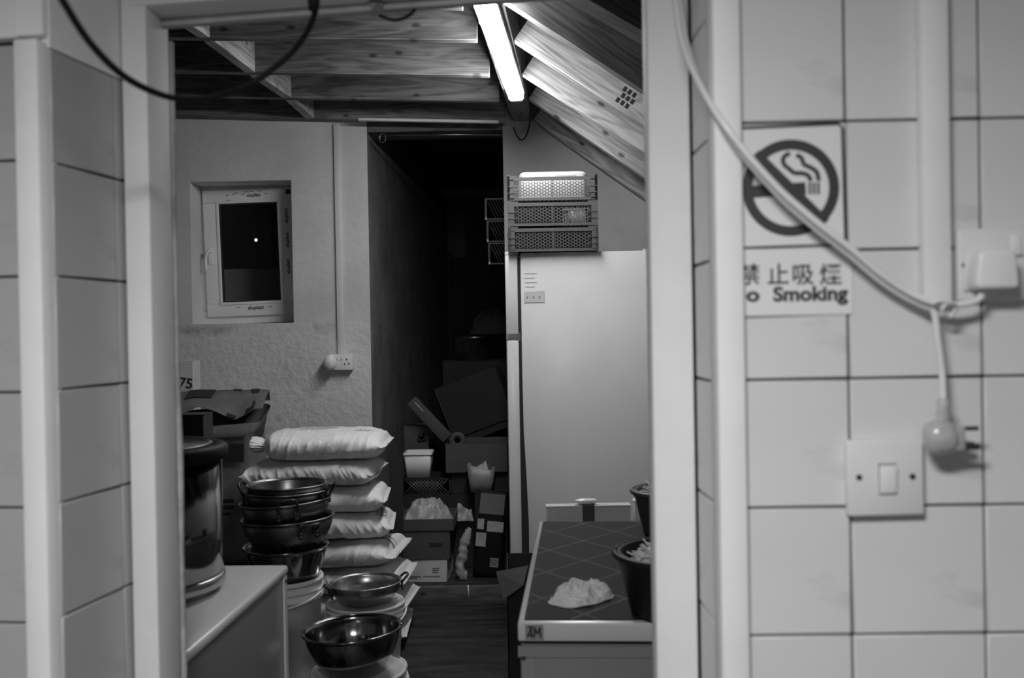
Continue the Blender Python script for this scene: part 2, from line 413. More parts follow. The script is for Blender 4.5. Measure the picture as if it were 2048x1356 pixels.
# jamb tiles
jv = Vector((0.024, 0.146, 0)).normalized()
TJL = frame_T(Vector((-0.602, 1.316, 0)), jv, Vector((-jv.y, jv.x, 0)), Vector((0, 0, 1)))
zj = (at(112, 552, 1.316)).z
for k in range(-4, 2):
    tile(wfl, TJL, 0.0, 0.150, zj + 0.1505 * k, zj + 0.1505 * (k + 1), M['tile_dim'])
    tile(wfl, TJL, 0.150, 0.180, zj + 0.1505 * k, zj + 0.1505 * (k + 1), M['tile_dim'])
zjt = zj + 0.1505 * 2
pj = MB().box(-0.002, 0.185, -0.001, 0.02, zjt, 2.45).obj('trim_4', M['paint']); pj.matrix_world = TJL; struct(pj)
# corner bead
t5 = MB().box(-0.034, 0.0, -0.022, 0.02, 0, top_l).obj('trim_5', M['paint'], bevel=0.004); t5.matrix_world = TL; struct(t5)

# ---- door frame of the opening (two posts and a head), painted white
HZ = CZ + 0.487
door1 = sroot('door_1')
lp0 = Vector((-0.5715, 1.478, 0)); lp1 = Vector((-0.5315, 1.472, 0))
rp0 = Vector((0.1895, 1.352, 0)); rp1 = Vector((0.245, 1.343, 0))
dv = Vector((0.02, 0.09, 0))
MB().prism([lp0[:2], lp1[:2], (-0.5285, 1.562), (-0.57, 1.562)], 0, 2.1).obj('frame_post', M['paint'], door1, bevel=0.004)
MB().prism([rp0[:2], rp1[:2], (0.252, 1.42), (0.1925, 1.418)], 0, 2.3).obj('frame_post', M['paint'], door1, bevel=0.004)
MB().prism([(-0.56, 1.474), (0.20, 1.348), (0.20, 1.425), (-0.56, 1.556)], HZ, HZ + 0.05).obj('frame_head', M['paint'], door1, bevel=0.003)
MB().prism([(-0.56, 1.535), (0.20, 1.404), (0.20, 1.424), (-0.56, 1.554)], HZ - 0.012, HZ - 0.0005).obj('door_stop', M['old_paint'], door1, bevel=0.002)
# wall over the opening
struct(MB().prism([(-0.59, 1.467), (0.30, 1.325), (0.30, 1.42), (-0.59, 1.555)], HZ + 0.0505, 2.45).obj('wall_front_top', M['paint']))
# uneven plaster edge behind the window-side post
pe = MB(); pp = []
for i in range(40):
    z = 0.05 + i * 0.047
    x = -0.527 + 0.004 * mnoise.noise((0, 0, z * 4)); pp.append((x - 0.006, 1.575, z))
pe.tube(pp, [0.008 + 0.003 * mnoise.noise((3, 1, q[2] * 6)) for q in pp], 8)
struct(pe.obj('trim_6', M['old_paint']))

# ---- kitchen shell behind the camera
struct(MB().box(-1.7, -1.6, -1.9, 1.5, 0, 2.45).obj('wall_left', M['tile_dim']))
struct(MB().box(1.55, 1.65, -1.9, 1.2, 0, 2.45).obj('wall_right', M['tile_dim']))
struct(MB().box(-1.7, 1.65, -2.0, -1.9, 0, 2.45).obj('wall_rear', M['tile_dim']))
struct(MB().box(-1.7, 1.65, -2.0, 1.6, 2.45, 2.55).obj('ceiling', M['paint']))

# ---- back room walls
YB = 5.5
def grid_wall(name, xs, zs, holes, y0, y1, m):
    mb = MB()
    for i in range(len(xs) - 1):
        for k in range(len(zs) - 1):
            if (i, k) in holes: continue
            mb.box(xs[i], xs[i + 1], y0, y1, zs[k], zs[k + 1])
    o = mb.obj(name, m)
    bm = bmesh.new(); bm.from_mesh(o.data); bmesh.ops.remove_doubles(bm, verts=bm.verts, dist=1e-5)
    seen = {}
    for f in list(bm.faces):
        key = tuple(sorted(v.index for v in f.verts)); seen.setdefault(key, []).append(f)
    bmesh.ops.delete(bm, geom=[f for v in seen.values() if len(v) > 1 for f in v], context='FACES')
    bm.to_mesh(o.data); bm.free()
    return struct(o)
wx0 = at(382, 500, YB).x; wx1 = at(585, 500, YB).x; wz1 = at(480, 362, YB).z; wz0 = at(480, 647, YB).z
dx0 = at(741, 660, YB).x; dx1 = at(1006, 300, YB).x
wb = grid_wall('wall_back', [-2.4, wx0, wx1, dx0], [0, wz0, wz1, 2.78], {(1, 1)}, YB, YB + 0.34, M['damp'])
wb2 = MB()
wb2.add([(dx1, YB, 0), (1.2, YB, 0), (1.2, YB, 1.95), (0.16, YB, 2.66), (0.16, YB, 2.78), (dx1, YB, 2.78),
         (dx1, YB + .24, 0), (1.2, YB + .24, 0), (1.2, YB + .24, 1.95), (0.16, YB + .24, 2.66), (0.16, YB + .24, 2.78), (dx1, YB + .24, 2.78)],
        [(0, 1, 2, 3, 4, 5), (11, 10, 9, 8, 7, 6)] + [(i, (i + 1) % 6, 6 + (i + 1) % 6, 6 + i) for i in range(6)])
struct(wb2.obj('wall_back_gable', M['plaster']))
hz = at(870, 262, YB).z
struct(MB().box(dx0, dx1, YB, YB + 0.24, hz, 2.78).obj('trim_7', M['timber_d']))
struct(MB().box(-2.4, -2.3, 1.75, 5.5, 0, 2.78).obj('wall_left', M['rough_plaster']))
struct(MB().box(1.0, 1.1, 1.45, 5.5, 0, 2.3).obj('wall_right', M['plaster']))
# passage behind the doorway
MB_ = MB().prism([(dx0, YB + 0.24), (dx0, YB + 0.241), (-0.60, 9.5), (-0.85, 9.5), (dx0 - 0.2, YB + 0.24)], 0, 2.7)
struct(MB_.obj('wall_passage_left', M['rough_plaster']))
jl = MB().box(dx0 - 0.0008, dx0 + 0.0008, YB + 0.001, YB + 0.24, 0, hz).obj('trim_8', M['rough_plaster']); struct(jl)
struct(MB().box(0.55, 0.65, YB + 0.24, 9.5, 0, 2.7).obj('wall_passage_right', M['rough_plaster']))
struct(MB().box(-0.9, 0.65, 9.5, 9.6, 0, 2.7).obj('wall_passage_end', M['rough_plaster']))
struct(MB().box(-1.2, 0.7, YB + 0.0, 9.6, 2.79, 2.85).obj('ceiling', M['felt']))
STEP = 0.1
stp = struct(MB().box(-0.76, dx1 + 0.03, 5.16, 9.5, -0.05, STEP).obj('floor', M['floor']))
struct(MB().box(dx1 + 0.0305, 0.55, YB + 0.2405, 9.5, -0.05, STEP).obj('floor', M['floor']))
board = MB().box(-0.70, -0.015, 5.135, 5.16, 0.0, STEP).obj('riser_board', M['timber_d'], stp, bevel=0.003)
pa = at(936, 1170, 5.134); pb = at(938, 1198, 5.134)
MB().tube([pa, pb], 0.0035, 6).obj('chalk_mark', M['plastic'], stp)
# door at the end of the passage
d2 = sroot('door_2')
e0 = at(903, 400, 9.48).x; ez = at(940, 648, 9.48).z
MB().box(e0, e0 + 0.78, 9.45, 9.495, 0.12, 2.12).obj('door_leaf', M['card'], d2, bevel=0.004)
MB().box(e0 - 0.06, e0 - 0.005, 9.43, 9.499, 0.12, 2.18).obj('door_frame', M['card'], d2, bevel=0.004)
q0 = at(930, 430, 9.45); q1 = at(1030, 622, 9.45)
for (a, b) in ((q1.z, q0.z), (0.3, q1.z - 0.2)):
    MB().box(q0.x, q0.x + 0.55, 9.435, 9.449, a, b).obj('door_panel', M['card'], d2, bevel=0.006)

# ---- roof timbers
roof = sroot('ceiling')
def beam(name, p, q, wdt, hgt, m, parent, up=Vector((0, 0, 1)), side=1):
    """bottom front edge runs p -> q; thickness goes away from the viewer, height goes up"""
    p = Vector(p); q = Vector(q); x = (q - p).normalized(); y = Vector((0, 1, 0)); y = (y - x * y.dot(x)).normalized(); z = x.cross(y)
    if z.z < 0: z = -z
    L_ = (q - p).length
    o = MB().box(0, L_, 0, wdt, 0, hgt).obj(name, m, parent, bevel=0.003, seg=1)
    o.matrix_world = frame_T(p, x, y, z); return o
def extend(p, q, xa, xb):
    d = (q - p) / (q.x - p.x); return p + d * (xa - p.x), p + d * (xb - p.x)
JY = [3.0, 3.46, 3.95, 4.47, 5.0, 5.40]
JL = [None, ((650, 8), (935, 14)), ((353, 75), (958, 80)), ((358, 143), (990, 151)), ((362, 192), (1014, 203)), ((362, 231), (1045, 246))]
joists = []
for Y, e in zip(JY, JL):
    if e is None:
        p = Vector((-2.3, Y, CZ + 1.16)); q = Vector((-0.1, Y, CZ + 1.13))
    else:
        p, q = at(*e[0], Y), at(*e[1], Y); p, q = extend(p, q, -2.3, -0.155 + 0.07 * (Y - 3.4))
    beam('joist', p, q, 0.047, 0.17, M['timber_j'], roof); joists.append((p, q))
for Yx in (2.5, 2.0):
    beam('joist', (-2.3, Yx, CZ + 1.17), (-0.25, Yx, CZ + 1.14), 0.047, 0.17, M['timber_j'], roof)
# noggins between the joists
for i in range(1, 5):
    ya = JY[i] + 0.0475; yb = JY[i + 1] - 0.0005
    xa = -1.19 + 0.085 * (ya - 3.75); xb = -1.19 + 0.085 * (yb - 3.75)
    def zj_(k, x):
        p, q = joists[k]; return p.z + (q.z - p.z) * (x - p.x) / (q.x - p.x)
    p = Vector((xa, ya, zj_(i, xa))); q = Vector((xb, yb, zj_(i + 1, xb)))
    x = (q - p).normalized(); y = Vector((1, 0, 0)); y = (y - x * y.dot(x)).normalized(); z = x.cross(y)
    if z.z < 0: z = -z
    o = MB().box(0, (q - p).length, -0.047, 0, 0, 0.165).obj('noggin', M['timber'], roof, bevel=0.002, seg=1); o.matrix_world = frame_T(p, x, y, z)
# the long beam that carries the strip light, running away from the viewer
b1 = on_z(1065, 240, CZ + 1.15); b0 = on_z(1007, 0, CZ + 1.15)
bd = (b1 - b0).normalized(); bp = b0 - bd * 1.7; bq = b0 + bd * ((YB - 0.002 - b0.y) / bd.y)
bs = Vector((bd.y, -bd.x, 0))
o = MB().box(0, (bq - bp).length, -0.11, 0, 0.0, 0.2).obj('ridge_beam', M['timber_d'], roof, bevel=0.003, seg=1)
o.matrix_world = frame_T(bp, bd, bs, Vector((0, 0, 1)))
def beam_x(Y): return (b0 + bd * ((Y - b0.y) / bd.y)).x
# rafters falling towards the eaves
RF = [(3.02, (1180, 0), (1293, 66)), (3.41, (1007, 0), (1293, 186)), (3.97, (1031, 82), (1296, 257)), (4.49, (1051, 152), (1296, 310)), (5.0, (1066, 203), (1297, 361)), (5.42, (1076, 248), (1299, 405))]
raf = []
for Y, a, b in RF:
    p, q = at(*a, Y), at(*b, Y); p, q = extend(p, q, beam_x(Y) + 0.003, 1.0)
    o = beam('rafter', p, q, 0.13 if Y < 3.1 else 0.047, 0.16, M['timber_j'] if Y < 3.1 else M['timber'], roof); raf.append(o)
for Yx in (2.5, 2.0):
    p = Vector((beam_x(Yx) + 0.003, Yx, CZ + 1.15)); beam('rafter', p, p + Vector((1.1, 0, -0.72)), 0.047, 0.16, M['timber'], roof)
# roof deck: flat over the joists, sloping over the rafters
MB().add([(-2.4, 1.3, 2.775), (0.2, 1.3, 2.775), (0.2, 5.6, 2.775), (-2.4, 5.6, 2.775)], [(0, 1, 2, 3)]).add(
    [(-0.2, 1.3, 2.93), (1.25, 1.3, 1.98), (1.25, 5.6, 1.98), (-0.2, 5.6, 2.93)], [(0, 1, 2, 3)]).obj('roof_deck', M['felt'], roof)
struct(MB().box(-2.4, 1.2, 1.40, 1.46, 2.44, 3.0).obj('wall_gable', M['felt']))
# ink stamp on the second rafter
st = MB(); rr = raf[2]
ri = rr.matrix_world.inverted()
c = ri @ at(1252, 195, RF[2][0]); 
for i in range(3):
    for k in range(3):
        dx = (i - 1) * 0.022 + (k % 2) * 0.008; dz = (k - 1) * 0.026
        st.box(c.x + dx - 0.007, c.x + dx + 0.007, -0.0008, -0.0001, c.z + dz - 0.010, c.z + dz + 0.010)
sto = st.obj('ink_stamp', M['ink']); sto.parent = rr

# ---- strip light
Lh = CZ + 1.09
l1 = on_z(1033, 204, Lh); l0 = on_z(962, 3, Lh); lv = (l1 - l0); LL = lv.length; lv.normalize(); ls = Vector((lv.y, -lv.x, 0))
sl = thing('strip_light', 'lit white fluorescent strip light fixed under the long roof beam', 'strip light', mw=frame_T(l0, lv, ls, Vector((0, 0, 1))))
def rrect(w_, h0, h1, n=6):
    pts = []
    for i in range(n + 1):
        a = math.pi + (math.pi) * i / n; pts.append((w_ * math.cos(a), h0 + (h1 - h0) * (1 + math.sin(a))))
    return pts
pr = rrect(0.038, 0.0, 0.034) 
TX = frame_T((0, 0, 0), (0, 1, 0), (0, 0, 1), (1, 0, 0))
MB().prism([(-0.034, 0.034), (-0.034, 0.012), (-0.026, 0.002), (0.026, 0.002), (0.034, 0.012), (0.034, 0.034)], 0.02, LL - 0.02, TX).obj('diffuser', emit_mat('lit_diffuser', TUBE), sl)
MB().box(0.01, LL - 0.01, -0.041, 0.041, 0.034, 0.058).obj('housing', M['lampmetal'], sl, bevel=0.003)
for a in (0.0, LL - 0.021):
    MB().prism([(-0.0365, 0.036), (-0.0365, 0.012), (-0.026, 0.001), (0.026, 0.001), (0.0365, 0.012), (0.0365, 0.036)], a, a + 0.02, TX).obj('end_cap', M['lampmetal'], sl)
for t in (0.2, 0.4, 0.6, 0.8):
    for s_ in (-1, 1):
        MB().box(LL * t - 0.012, LL * t + 0.012, s_ * 0.0375 - 0.002, s_ * 0.0375 + 0.002, 0.018, 0.046).obj('clip', M['plastic'], sl)
# its flex, hanging in a loop by the wall
cp = [at(1052, 150, 4.7), at(1060, 190, 5.0), at(1060, 240, 5.35), at(1054, 268, 5.4), at(1043, 280, 5.4), at(1032, 268, 5.42), at(1027, 254, 5.45)]
tag(MB().tube(smooth_path(cp), 0.004, 6).obj('hanging_flex', M['black']), 'thin black flex looping below the end of the long roof beam', 'cable')
# kitchen panel the area light belongs to
kp = thing('ceiling_panel_light', 'flat panel light hung on two wires from the kitchen ceiling above the viewer', 'ceiling light', (-0.20, 0.10, 2.04))
MB().box(-0.24, 0.24, -0.15, 0.15, 0.0, 0.04).obj('housing', M['lampmetal'], kp, bevel=0.004)
for s_ in (-0.2, 0.2): MB().tube([(s_, 0, 0.04), (s_, 0, 0.41)], 0.004, 6).obj('hanger', M['lampmetal'], kp)

# ================================================================== FIXTURES
# ---- window in the back wall
win = sroot('window_1')
ry = R(-1.4); WY = YB + 0.20
wc = at(502, 505, WY)
TW = Matrix.Translation(wc) @ Matrix.Rotation(ry, 4, 'Y')
KW = WY / F
fw_, fh_ = 196 * KW, 272 * KW
def ring(mb, w0, h0, w1, h1, y0, y1, dx=0, dz=0):
    mb.box(-w0 / 2, w0 / 2, y0, y1, h1 / 2 + dz, h0 / 2); mb.box(-w0 / 2, w0 / 2, y0, y1, -h0 / 2, -h1 / 2 + dz)
    mb.box(-w0 / 2, -w1 / 2 + dx, y0, y1, -h1 / 2 + dz, h1 / 2 + dz); mb.box(w1 / 2 + dx, w0 / 2, y0, y1, -h1 / 2 + dz, h1 / 2 + dz)
def put(o, T): o.matrix_world = T; return o
a = MB(); ring(a, fw_ + .02, fh_ + .03, fw_ * 0.80, fh_ * 0.84, 0.0, 0.06); put(a.obj('outer_frame', M['upvc'], win, bevel=0.004), TW)
sw, sh = 180 * KW, 252 * KW
gw, gh = 120 * KW, 200 * KW
a = MB()
for (x0, x1, z0_, z1_) in ((-sw / 2, sw / 2, gh / 2, sh / 2), (-sw / 2, sw / 2, -sh / 2, -gh / 2), (-sw / 2, -gw / 2, -gh / 2, gh / 2), (gw / 2, sw / 2, -gh / 2, gh / 2)):
    a.box(x0, x1, -0.022, 0.012, z0_, z1_)
sash = put(a.obj('sash', M['upvc'], win, bevel=0.004), TW)
a = MB(); ring(a, gw + 0.02, gh + 0.02, gw - 0.012, gh - 0.012, -0.028, -0.02)
put(a.obj('glazing_bead', M['upvc'], win, bevel=0.003), TW)
a = MB(); ring(a, gw - 0.012, gh - 0.012, gw - 0.026, gh - 0.026, -0.016, 0.0); put(a.obj('glazing_seal', M['gasket'], win), TW)
put(MB().box(-gw / 2, gw / 2, -0.012, -0.006, -gh / 2, gh / 2).obj('pane', M['glass'], win), TW)
h = put(MB().box(-sw / 2 + 0.022, -sw / 2 + 0.048, -0.032, -0.022, -0.06, 0.03).obj('handle_plate', M['upvc'], win, bevel=0.003), TW)
hp = [(-sw / 2 + 0.036, -0.03, 0.01), (-sw / 2 + 0.034, -0.06, 0.012), (-sw / 2 + 0.024, -0.066, -0.005), (-sw / 2 + 0.016, -0.066, -0.04), (-sw / 2 + 0.016, -0.064, -0.10)]
put(MB().tube(smooth_path(hp, 5), [0.012] * 10 + [0.010] * 11, 8, flat=0.75).obj('handle', M['upvc'], win), TW)
def prt(body, x, z, size, rot=0):
    text_obj('film_print', body, size, M['ink'], win, TW @ Matrix.Translation((x, -0.0225, z)) @ Matrix.Rotation(R(rot), 4, 'Y') @ Matrix.Rotation(R(90), 4, 'X'), bold=size * 0.02, align='CENTER')
prt('aluplast', 0.02, -sh / 2 + 0.035, 0.030); prt('aluplast', 0.035, sh / 2 - 0.045, 0.026)
for zz_, rr_ in ((0.20, 90), (0.06, 90), (-0.09, 90)): prt('aluplast', sw / 2 - 0.034, zz_, 0.028, -90)
mk = MB()
for i in range(9):
    x = -0.12 + i * 0.027 + random.uniform(-.008, .008); z = sh / 2 - 0.028 + random.uniform(-.012, .012)
    ribbon(mk, [(x, z), (x + .012, z + random.uniform(-.008, .008)), (x + .02, z + random.uniform(-.006, .006))], 0.003, 0.0005)
for (x, z) in ((-0.08, -sh / 2 + .05), (0.1, -sh / 2 + .045), (-0.11, sh / 2 - .06)):
    mk.box(x - .012, x + .012, -0.0006, 0, z - .0015, z + .0015)
mk.box(sw / 2 - .04, sw / 2 - .012, -0.0008, 0, sh / 2 - .04, sh / 2 - .012)
put(mk.obj('film_scraps', M['ink'], win), TW @ Matrix.Translation((0, -0.0222, 0)))
# yard wall outside, seen through the pane
yl_ = at(512, 480, 7.4)
yd = thing('yard_lamp', 'small bright lamp seen through the dark window pane', 'lamp', (yl_.x, yl_.y, 0))  # added glowing bead outside, standing in for a reflection in the pane
MB().lathe([(0, -.013), (.009, -.009), (.012, 0), (.009, .009), (0, .013)], 14, Matrix.Translation((0, 0, yl_.z))).obj('bulb', emit_mat('lit_bulb', 1.2), yd)
MB().tube([(0, .05, 0), (0, .05, yl_.z), (0, .02, yl_.z + .02)], .004, 6).obj('pole', M['crate_d'], yd)
struct(MB().box(-3.2, 0.6 - 1.6, 6.25, 6.4, 0, at(500, 538, 6.25).z).obj('wall_yard', M['extwall']))

# ---- conduit and double socket on the back wall
x0 = at(672, 480, YB).x; x1 = at(684, 480, YB).x
tk = MB().box(x0, x1, YB - 0.016, YB - 0.0005, at(678, 708, YB).z, 2.57)
tag(tk.obj('cable_trunking', M['plastic_b'], bevel=0.002), 'narrow white cable trunking dropping down the back wall to the double socket', 'trunking')
s0 = at(654, 709, YB - .04); s1 = at(706, 739, YB - .04)
so = thing('double_socket', 'white double wall socket on a raised box at the foot of the narrow trunking', 'socket', ((s0.x + s1.x) / 2, YB, (s0.z + s1.z) / 2))
sw2 = (s1.x - s0.x) / 2; sh2 = (s0.z - s1.z) / 2
MB().box(-sw2, sw2, -0.045, -0.0006, -sh2, sh2).obj('back_box', M['plastic_b'], so, bevel=0.004)
MB().box(-sw2 - .001, sw2 + .001, -0.053, -0.0455, -sh2 - .001, sh2 + .001).obj('face_plate', M['plastic'], so, bevel=0.003)
for sx in (-0.018, 0.006): MB().box(sx, sx + .011, -0.057, -0.0532, 0.012, 0.03).obj('rocker', M['plastic_b'], so, bevel=0.002)
hl = MB()
for (ax, az) in ((0.038, 0.014), (0.028, -0.012), (0.050, -0.010)): hl.box(ax - .003, ax + .003, -0.0537, -0.0531, az - .005, az + .005)
hl.obj('pin_holes', M['ink'], so)
ap = thing('plug_in_night_light', 'rounded white plug pushed into the double socket on the back wall', 'plug', (s0.x + 0.022, YB - 0.054, (s0.z + s1.z) / 2))
MB().lathe([(0.0, -0.05), (0.02, -0.047), (0.032, -0.036), (0.036, -0.018), (0.033, 0.0)], 24, Matrix.Rotation(R(-90), 4, 'X') @ Matrix.Diagonal((1, 1.25, -1, 1)) @ Matrix.Rotation(math.pi, 4, 'X')).obj('body', M['plastic'], ap)
# ---- rail over the doorway and thin rod with ring
p, q = at(716, 241, 5.34), at(997, 246, 5.34)
rl = beam('curtain_rail', p, q, 0.03, 0.016, M['plastic'], None); tag(rl, 'thin white rail fixed under the last joist above the dark doorway', 'rail')
rd = thing('hanging_rod', 'thin metal rod with a ring across the top of the dark doorway', 'rod', at(765, 276, 5.46))
o0 = at(765, 276, 5.46)
MB().tube([Vector((0.02, 0, 0.016)), at(1004, 269, 5.46) - o0], 0.006, 6).obj('bar', M['steel_d'], rd)
MB().tube([(0.017 * math.cos(t * .3927), 0.004 * math.sin(t * .2), 0.024 * math.sin(t * .3927)) for t in range(17)], 0.004, 6).obj('ring', M['steel_d'], rd)

# ================================================================== KITCHEN-SIDE FITTINGS (on the tiled wall)
def wallT(px, py, lift): x, z = wr(px, py, lift); return TR @ Matrix.Translation((x, -lift, z))
# ---- sign: pictogram
sg = thing('no_smoking_sign', 'square no smoking pictogram sticker with dark ring and cigarette on the tiles', 'sign', mw=wallT(1588, 375, 0.001))
SG0 = wr(1588, 375, 0.001)
def sp(px, py): x, z = wr(px, py, 0.001); return (x - SG0[0], z - SG0[1])
c00 = sp(1470, 252); c11 = sp(1693, 494); XR = c11[0]
MB().box(c00[0], XR, -0.0008, 0, c11[1], c00[1]).obj('panel', M['plastic'], sg)
bd_ = MB()
ribbon(bd_, [(c00[0], c00[1] - .003), (XR - .008, c00[1] + 0.000), (XR - .003, c00[1] - .005), (XR - .001, c11[1] + .002)], 0.0038, 0.0004, Matrix.Translation((0, -.0008, 0)))
ribbon(bd_, [(c00[0], c11[1] + .001), (XR, c11[1] + .003)], 0.003, 0.0004, Matrix.Translation((0, -.0008, 0)))
bd_.obj('border', M['signred'], sg)
cx, cz = sp(1581, 376); RO = abs(sp(1678, 376)[0] - cx); RI = RO * 0.79
def annulus(mb, ro, ri, y0, y1, cx, cz, n=72):
    vs, fs = [], []
    for i in range(n):
        a = 2 * math.pi * i / n
        for r_ in (ro, ri):
            for y in (y0, y1): vs.append((cx + r_ * math.cos(a), y, cz + r_ * math.sin(a)))
    for i in range(n):
        j = (i + 1) % n; a, b = 4 * i, 4 * j
        fs += [(a + 1, b + 1, b + 3, a + 3), (a, a + 2, b + 2, b), (a, b, b + 1, a + 1), (a + 2, a + 3, b + 3, b + 2)]
    mb.add(vs, fs)
an = MB(); annulus(an, RO, RI, -0.0013, -0.0008, cx, cz); an.obj('ring', M['signred'], sg)
def stroke(name, pts, wd, lift, m=M['signred'], parent=sg, sm=True):
    mb = MB(); q = [Vector((*sp(*p), 0)) for p in pts]; q = smooth_path(q, 6) if sm else q
    ribbon(mb, [(v.x, v.y) for v in q], wd, 0.0004, Matrix.Translation((0, -lift, 0))); return mb.obj(name, m, parent)
U = RO / 97.0
stroke('slash', [(1510, 308), (1650, 446)], 21 * U, 0.0014, sm=False)
stroke('cigarette', [(1499, 384), (1611, 377)], 25 * U, 0.0008, sm=False)
for k in range(3): stroke('ash_stripe', [(1619 + 8.5 * k, 365 + 0.0 * k), (1619.5 + 8.5 * k, 389)], 5 * U, 0.0008, sm=False)
stroke('smoke', [(1579, 306), (1567, 315), (1567, 328), (1580, 340), (1588, 346), (1604, 347), (1615, 351), (1622, 362)], 9 * U, 0.0008)
stroke('smoke', [(1592, 310), (1602, 316), (1608, 329), (1622, 336), (1633, 345), (1637, 362)], 9 * U, 0.0008)
# ---- sign: caption
cs = thing('caption_sign', 'white caption sticker with Chinese characters and English words below the pictogram', 'sign', mw=wallT(1600, 565, 0.001))
CS0 = wr(1600, 565, 0.001)
def sp2(px, py): x, z = wr(px, py, 0.001); return (x - CS0[0], z - CS0[1])
a0 = sp2(1475, 499); a1 = sp2(1705, 628)
MB().box(a0[0], a1[0], -0.0008, 0, a1[1], a0[1]).obj('panel', M['plastic'], cs)
b_ = MB(); ribbon(b_, [(a0[0], a1[1] - .001), (a1[0], a1[1] + .002)], 0.003, 0.0004); b_.obj('border', M['ink_g'], cs)
TX2 = Matrix.Rotation(R(90), 4, 'X')
def cap(ch, px0, px1, py_base, size_px, xs=1.0, bold=0.0006):
    x, z = sp2(px0, py_base); return text_obj('lettering', ch, size_px * U, M['ink'], cs, Matrix.Translation((x, -0.0011, z)) @ TX2, xs=xs, bold=bold)
for ch, px in (('\u7981', 1475), ('\u6b62', 1533), ('\u5438', 1582), ('\u7159', 1638)): cap(ch, px, 0, 566, 46, bold=0.00025)
cap('N', 1452, 0, 603, 40, 1.22, 0.0008); cap('o', 1492, 0, 602.5, 40, 1.22, 0.0008); cap('Smoking', 1546, 0, 602, 40, 1.09, 0.0008)
# ---- trunking
k0 = wr(1846, 300, 0.02); k1 = wr(1902, 300, 0.02); kz = wr(1880, 607, 0.02)[1]
kt = MB().box(k0[0], k1[0], -0.02, -0.0006, kz, 2.44).obj('cable_trunking', M['paint'], bevel=0.003); kt.matrix_world = TR
tag(kt, 'wide white trunking running down the tiled wall to where the flexes hang', 'trunking')
# ---- double socket and plug at the frame edge
wsx = wr(1906, 530, 0.012); wex = 0.146
ds = thing('double_socket', 'white double socket on the tiled wall beside the wide trunking', 'socket', mw=wallT(1908, 603, 0.0))
za = wr(1908, 603, .012)[1]; hh = wr(1908, 458, .012)[1] - za
MB().box(0, wex, -0.012, -0.0006, 0, hh).obj('face_plate', M['plastic_b'], ds, bevel=0.003)
for px_ in (2012, 2040):
    xx = wr(px_, 500, .012)[0] - wsx[0]; mb = MB().box(xx, xx + .012, -.0148, -.0124, hh * .62, hh * .9); mb.obj('rocker', M['plastic'], ds, bevel=0.001)
    MB().box(xx - .001, xx + .013, -.0131, -.0121, hh * .60, hh * .635).obj('rocker_gap', M['ink_g'], ds)
xx = wr(1919, 531, .012)[0] - wsx[0]
MB().lathe([(0.0, 0.0008), (0.0032, 0.0008), (0.0032, 0)], 12, Matrix.Translation((xx, -.012, wr(1919, 531, .012)[1] - za)) @ Matrix.Rotation(R(90), 4, 'X')).obj('screw', M['ink'], ds)
pg = thing('mains_plug', 'squarish white mains plug pushed into the double socket on the tiles', 'plug', mw=wallT(1970, 543, 0.0125))
MB().prism([(-.022, -.021), (.022, -.021), (.024, -.016), (.021, .018), (.016, .023), (-.015, .023), (-.021, .018), (-.024, -.015)], 0.0, 0.034, Matrix.Rotation(R(90), 4, 'X')).obj('body', M['plastic'], pg, bevel=0.006, seg=3)
MB().prism([(-.026, -.022), (.026, -.022), (.026, .024), (-.024, .024)], 0.0, 0.004, Matrix.Rotation(R(90), 4, 'X')).obj('rim', M['plastic_b'], pg, bevel=0.001)
# ---- switch plate
sw_ = thing('light_switch', 'square white light switch plate with two screws on the tiles', 'switch', mw=wallT(1763, 952, 0.0))
hw = (wr(1840, 952, .014)[0] - wr(1687, 952, .014)[0]) / 2
TS = Matrix.Rotation(R(-0.6), 4, 'Y')
MB().box(-hw, hw, -0.014, -0.0006, -hw, hw, TS).obj('face_plate', M['plastic_b'], sw_, bevel=0.003)
MB().box(-0.0098, 0.0098, -0.019, -0.0142, -0.017, 0.016, TS @ Matrix.Translation((0.002, 0, 0.0)) @ Matrix.Rotation(R(4), 4, 'X')).obj('rocker', M['plastic'], sw_, bevel=0.0015)
MB().box(-0.0105, 0.0105, -0.0146, -0.0141, -0.020, 0.017, TS @ Matrix.Translation((0.002, 0, 0.0))).obj('rocker_surround', M['ink_g'], sw_)
for s_ in (-1, 1): MB().lathe([(0.0, 0.0008), (0.0036, 0.0008), (0.0036, 0)], 12, Matrix.Translation((s_ * 0.0312, -.014, 0.001)) @ Matrix.Rotation(R(90), 4, 'X')).obj('screw', M['ink'], sw_)
# ---- white flexes on the wall
c1p = [at(1346, -40, 1.30), at(1352, 10, 1.29), at(1362, 75, 1.27), at(1385, 140, 1.225), at(1430, 222, 1.16), at(1490, 303, 1.145), at(1557, 377, 1.145), at(1600, 416, 1.145), at(1642, 451, 1.145), at(1703, 498, 1.147), at(1760, 546, 1.15), at(1810, 580, 1.152), at(1860, 603, 1.148), at(1905, 610, 1.148), at(1950, 603, 1.15), at(1968, 585, 1.155)]
fx = MB(); pth = smooth_path(c1p, 8)
fx.tube(pth, 0.0041, 8)
tag(fx.obj('white_flex', M['plastic']), 'white flex swooping from the door frame across the sign to the plugged socket', 'cable')
c2p = [at(1352, -40, 1.305), at(1360, 10, 1.297), at(1370, 75, 1.282), at(1392, 148, 1.235), at(1432, 232, 1.172), at(1490, 314, 1.156), at(1555, 388, 1.156), at(1598, 428, 1.156), at(1640, 463, 1.156), at(1700, 510, 1.158), at(1757, 558, 1.16), at(1808, 592, 1.161), at(1850, 612, 1.158), at(1868, 624, 1.156), at(1876, 680, 1.155), at(1884, 740, 1.156), at(1887, 800, 1.154)]
